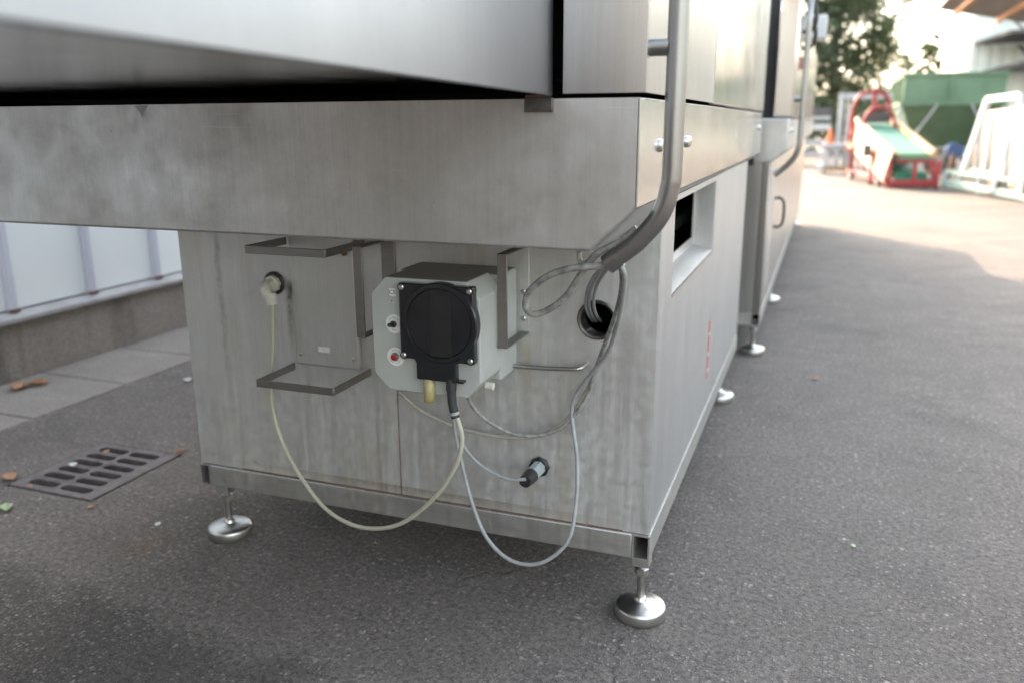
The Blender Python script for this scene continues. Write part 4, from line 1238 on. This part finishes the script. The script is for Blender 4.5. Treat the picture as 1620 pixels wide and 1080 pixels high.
# clutter under the hopper
cl = thing('blue_motor', (2.55, 16.0, 0), 'dark blue motor unit standing below the green hopper', 'motor')
MB().cyl((2.45, 15.9, .42), (2.45, 16.4, .42), .14, n=20).build('motor_body', 'blue_paint', cl)
MB().box(2.28, 2.62, 15.95, 16.35, 0, .30).build('pedestal', 'dark_steel', cl, bevel=.01)
for i, (x_, y_, h_, r_, m_, nm) in enumerate(((2.02, 16.2, .48, .15, 'rust', 'rusty red drum left of the blue motor below the hopper'), (2.78, 15.4, .45, .13, 'rust', 'rusty red drum right of the blue motor below the hopper'))):
    d_ = thing('steel_drum', (x_, y_, 0), nm, 'drum')
    MB().lathe((x_, y_, 0), [(r_, 0), (r_, h_ * .32), (r_ + .012, h_ * .34), (r_, h_ * .36), (r_, h_ * .66), (r_ + .012, h_ * .68), (r_, h_ * .7), (r_, h_), (r_ - .02, h_ + .004)], 24).build('drum_shell', m_, d_)
    MB().lathe((x_ + .05, y_, h_), [(.025, 0), (.025, .02)], 12).build('bung', 'dark_steel', d_)
pl = thing('scrap_frame', (2.0, 14.6, 0), 'low dark metal scrap frame on the ground behind the conveyor', 'scrap')
for (a, b_) in (((1.75, 14.3, .12), (2.6, 14.5, .12)), ((1.75, 15.0, .2), (2.7, 15.1, .2)), ((1.8, 14.3, .05), (1.8, 15.1, .25)), ((2.4, 14.3, .05), (2.4, 15.1, .3)), ((1.95, 14.4, .0), (1.95, 14.4, .34)), ((2.2, 14.5, .0), (2.25, 14.5, .4))):
    MB().bar(a, b_, .06).build('bar', random.choice(('dark_steel', 'rust', 'dark_steel')), pl)


# ---- trees
def crown(b, c, rx, ry, rz, clumps, per, ls, hollow=.35):
    for _ in range(clumps):
        while True:
            u = Vector((random.uniform(-1, 1), random.uniform(-1, 1), random.uniform(-1, 1)))
            if u.length < 1:
                break
        cc = Vector((c[0] + u.x * rx, c[1] + u.y * ry, c[2] + u.z * rz))
        cr = random.uniform(.18, .42) * min(rx, rz) * .55
        for _ in range(per):
            d = Vector((random.gauss(0, 1), random.gauss(0, 1), random.gauss(0, .8))) * cr * .55
            p = cc + d
            s = ls * random.uniform(.6, 1.3)
            a = Vector((random.gauss(0, 1), random.gauss(0, 1), random.gauss(0, .6))).normalized()
            t_ = a.cross(Vector((random.gauss(0, 1), random.gauss(0, 1), random.gauss(0, 1)))).normalized()
            b.add([p - a * s, p + t_ * s * .5, p + a * s, p - t_ * s * .5], [(0, 1, 2, 3)])


def tree(name, x, y, h, rx, rz, label, fol, clumps, per, ls, group=None, ry=None):
    t_ = thing(name, (x, y, 0), label, 'tree', group)
    tb = MB()
    zc = h - rz
    tb.tube(spline([(x, y, 0), (x + .08, y, zc * .4), (x - .06, y + .05, zc * .9), (x + .05, y, zc + rz * .5)], 4), [.2 * h / 6 * (1 - .07 * i) for i in range(13)], 10)
    for k_ in range(9):
        an = k_ * 2.4
        z0 = zc * .55 + k_ * rz * .13
        e = (x + math.cos(an) * rx * .75, y + math.sin(an) * rx * .6, min(h * .95, z0 + rz * .6))
        tb.tube(spline([(x, y, z0), (x + math.cos(an) * rx * .3, y + math.sin(an) * rx * .3, z0 + rz * .2), e], 4), [.07 * h / 6 * (1 - .09 * i) for i in range(9)], 7)
    tb.build('trunk', 'bark', t_)
    cb = MB()
    crown(cb, (x, y, zc), rx, ry or rx, rz, clumps, per, ls)
    cb.build('crown', fol, t_, smooth=False, recalc=False)
    return t_


tree('broadleaf_tree', .25, 30, 7.6, 2.35, 3.5, 'tall leafy tree with bright sky between its leaves behind the rack', 'foliage', 430, 42, .10)
tree('broadleaf_tree', -2.6, 31, 7.0, 2.2, 3.2, 'leafy tree rising just behind the tall machine housing', 'foliage', 280, 42, .10)
tree('young_tree', 4.1, 40, 4.6, .6, 1.6, 'slim pale green young tree above the hopper rim', 'foliage2', 36, 50, .10)
tree('young_tree', 3.4, 41, 4.0, .5, 1.2, 'small loose young tree left of the slim one above the hopper', 'foliage2', 22, 40, .10)
tree('conifer_tree', 5.5, 40, 4.3, .55, 1.5, 'dark narrow conifer beside the pale hall wall', 'conifer', 40, 50, .10)
hg = MB()
for hx_ in range(16):
    crown(hg, (-5.5 + hx_ * .62, 26.5 + random.uniform(-.3, .3), .85), .7, .6, random.uniform(.8, 1.15), 26, 34, .09, 0)
hgt = thing('hedge', (-1, 26.5, 0), 'dense dark green hedge below the tall trees', 'hedge')
hg.build('hedge_foliage', 'foliage', hgt, smooth=False, recalc=False)
wd = MB()
for k_ in range(46):
    crown(wd, (-14 + k_ * 1.1, 62 + random.uniform(-3, 3), 1.6), 1.5, 1.5, random.uniform(1.2, 2.0), 12, 22, .32, 0)
wo = wd.build('far_trees', 'foliage', smooth=False, recalc=False, kind='stuff')
wo['label'] = 'low belt of far-off trees behind the yard'
wo['category'] = 'trees'
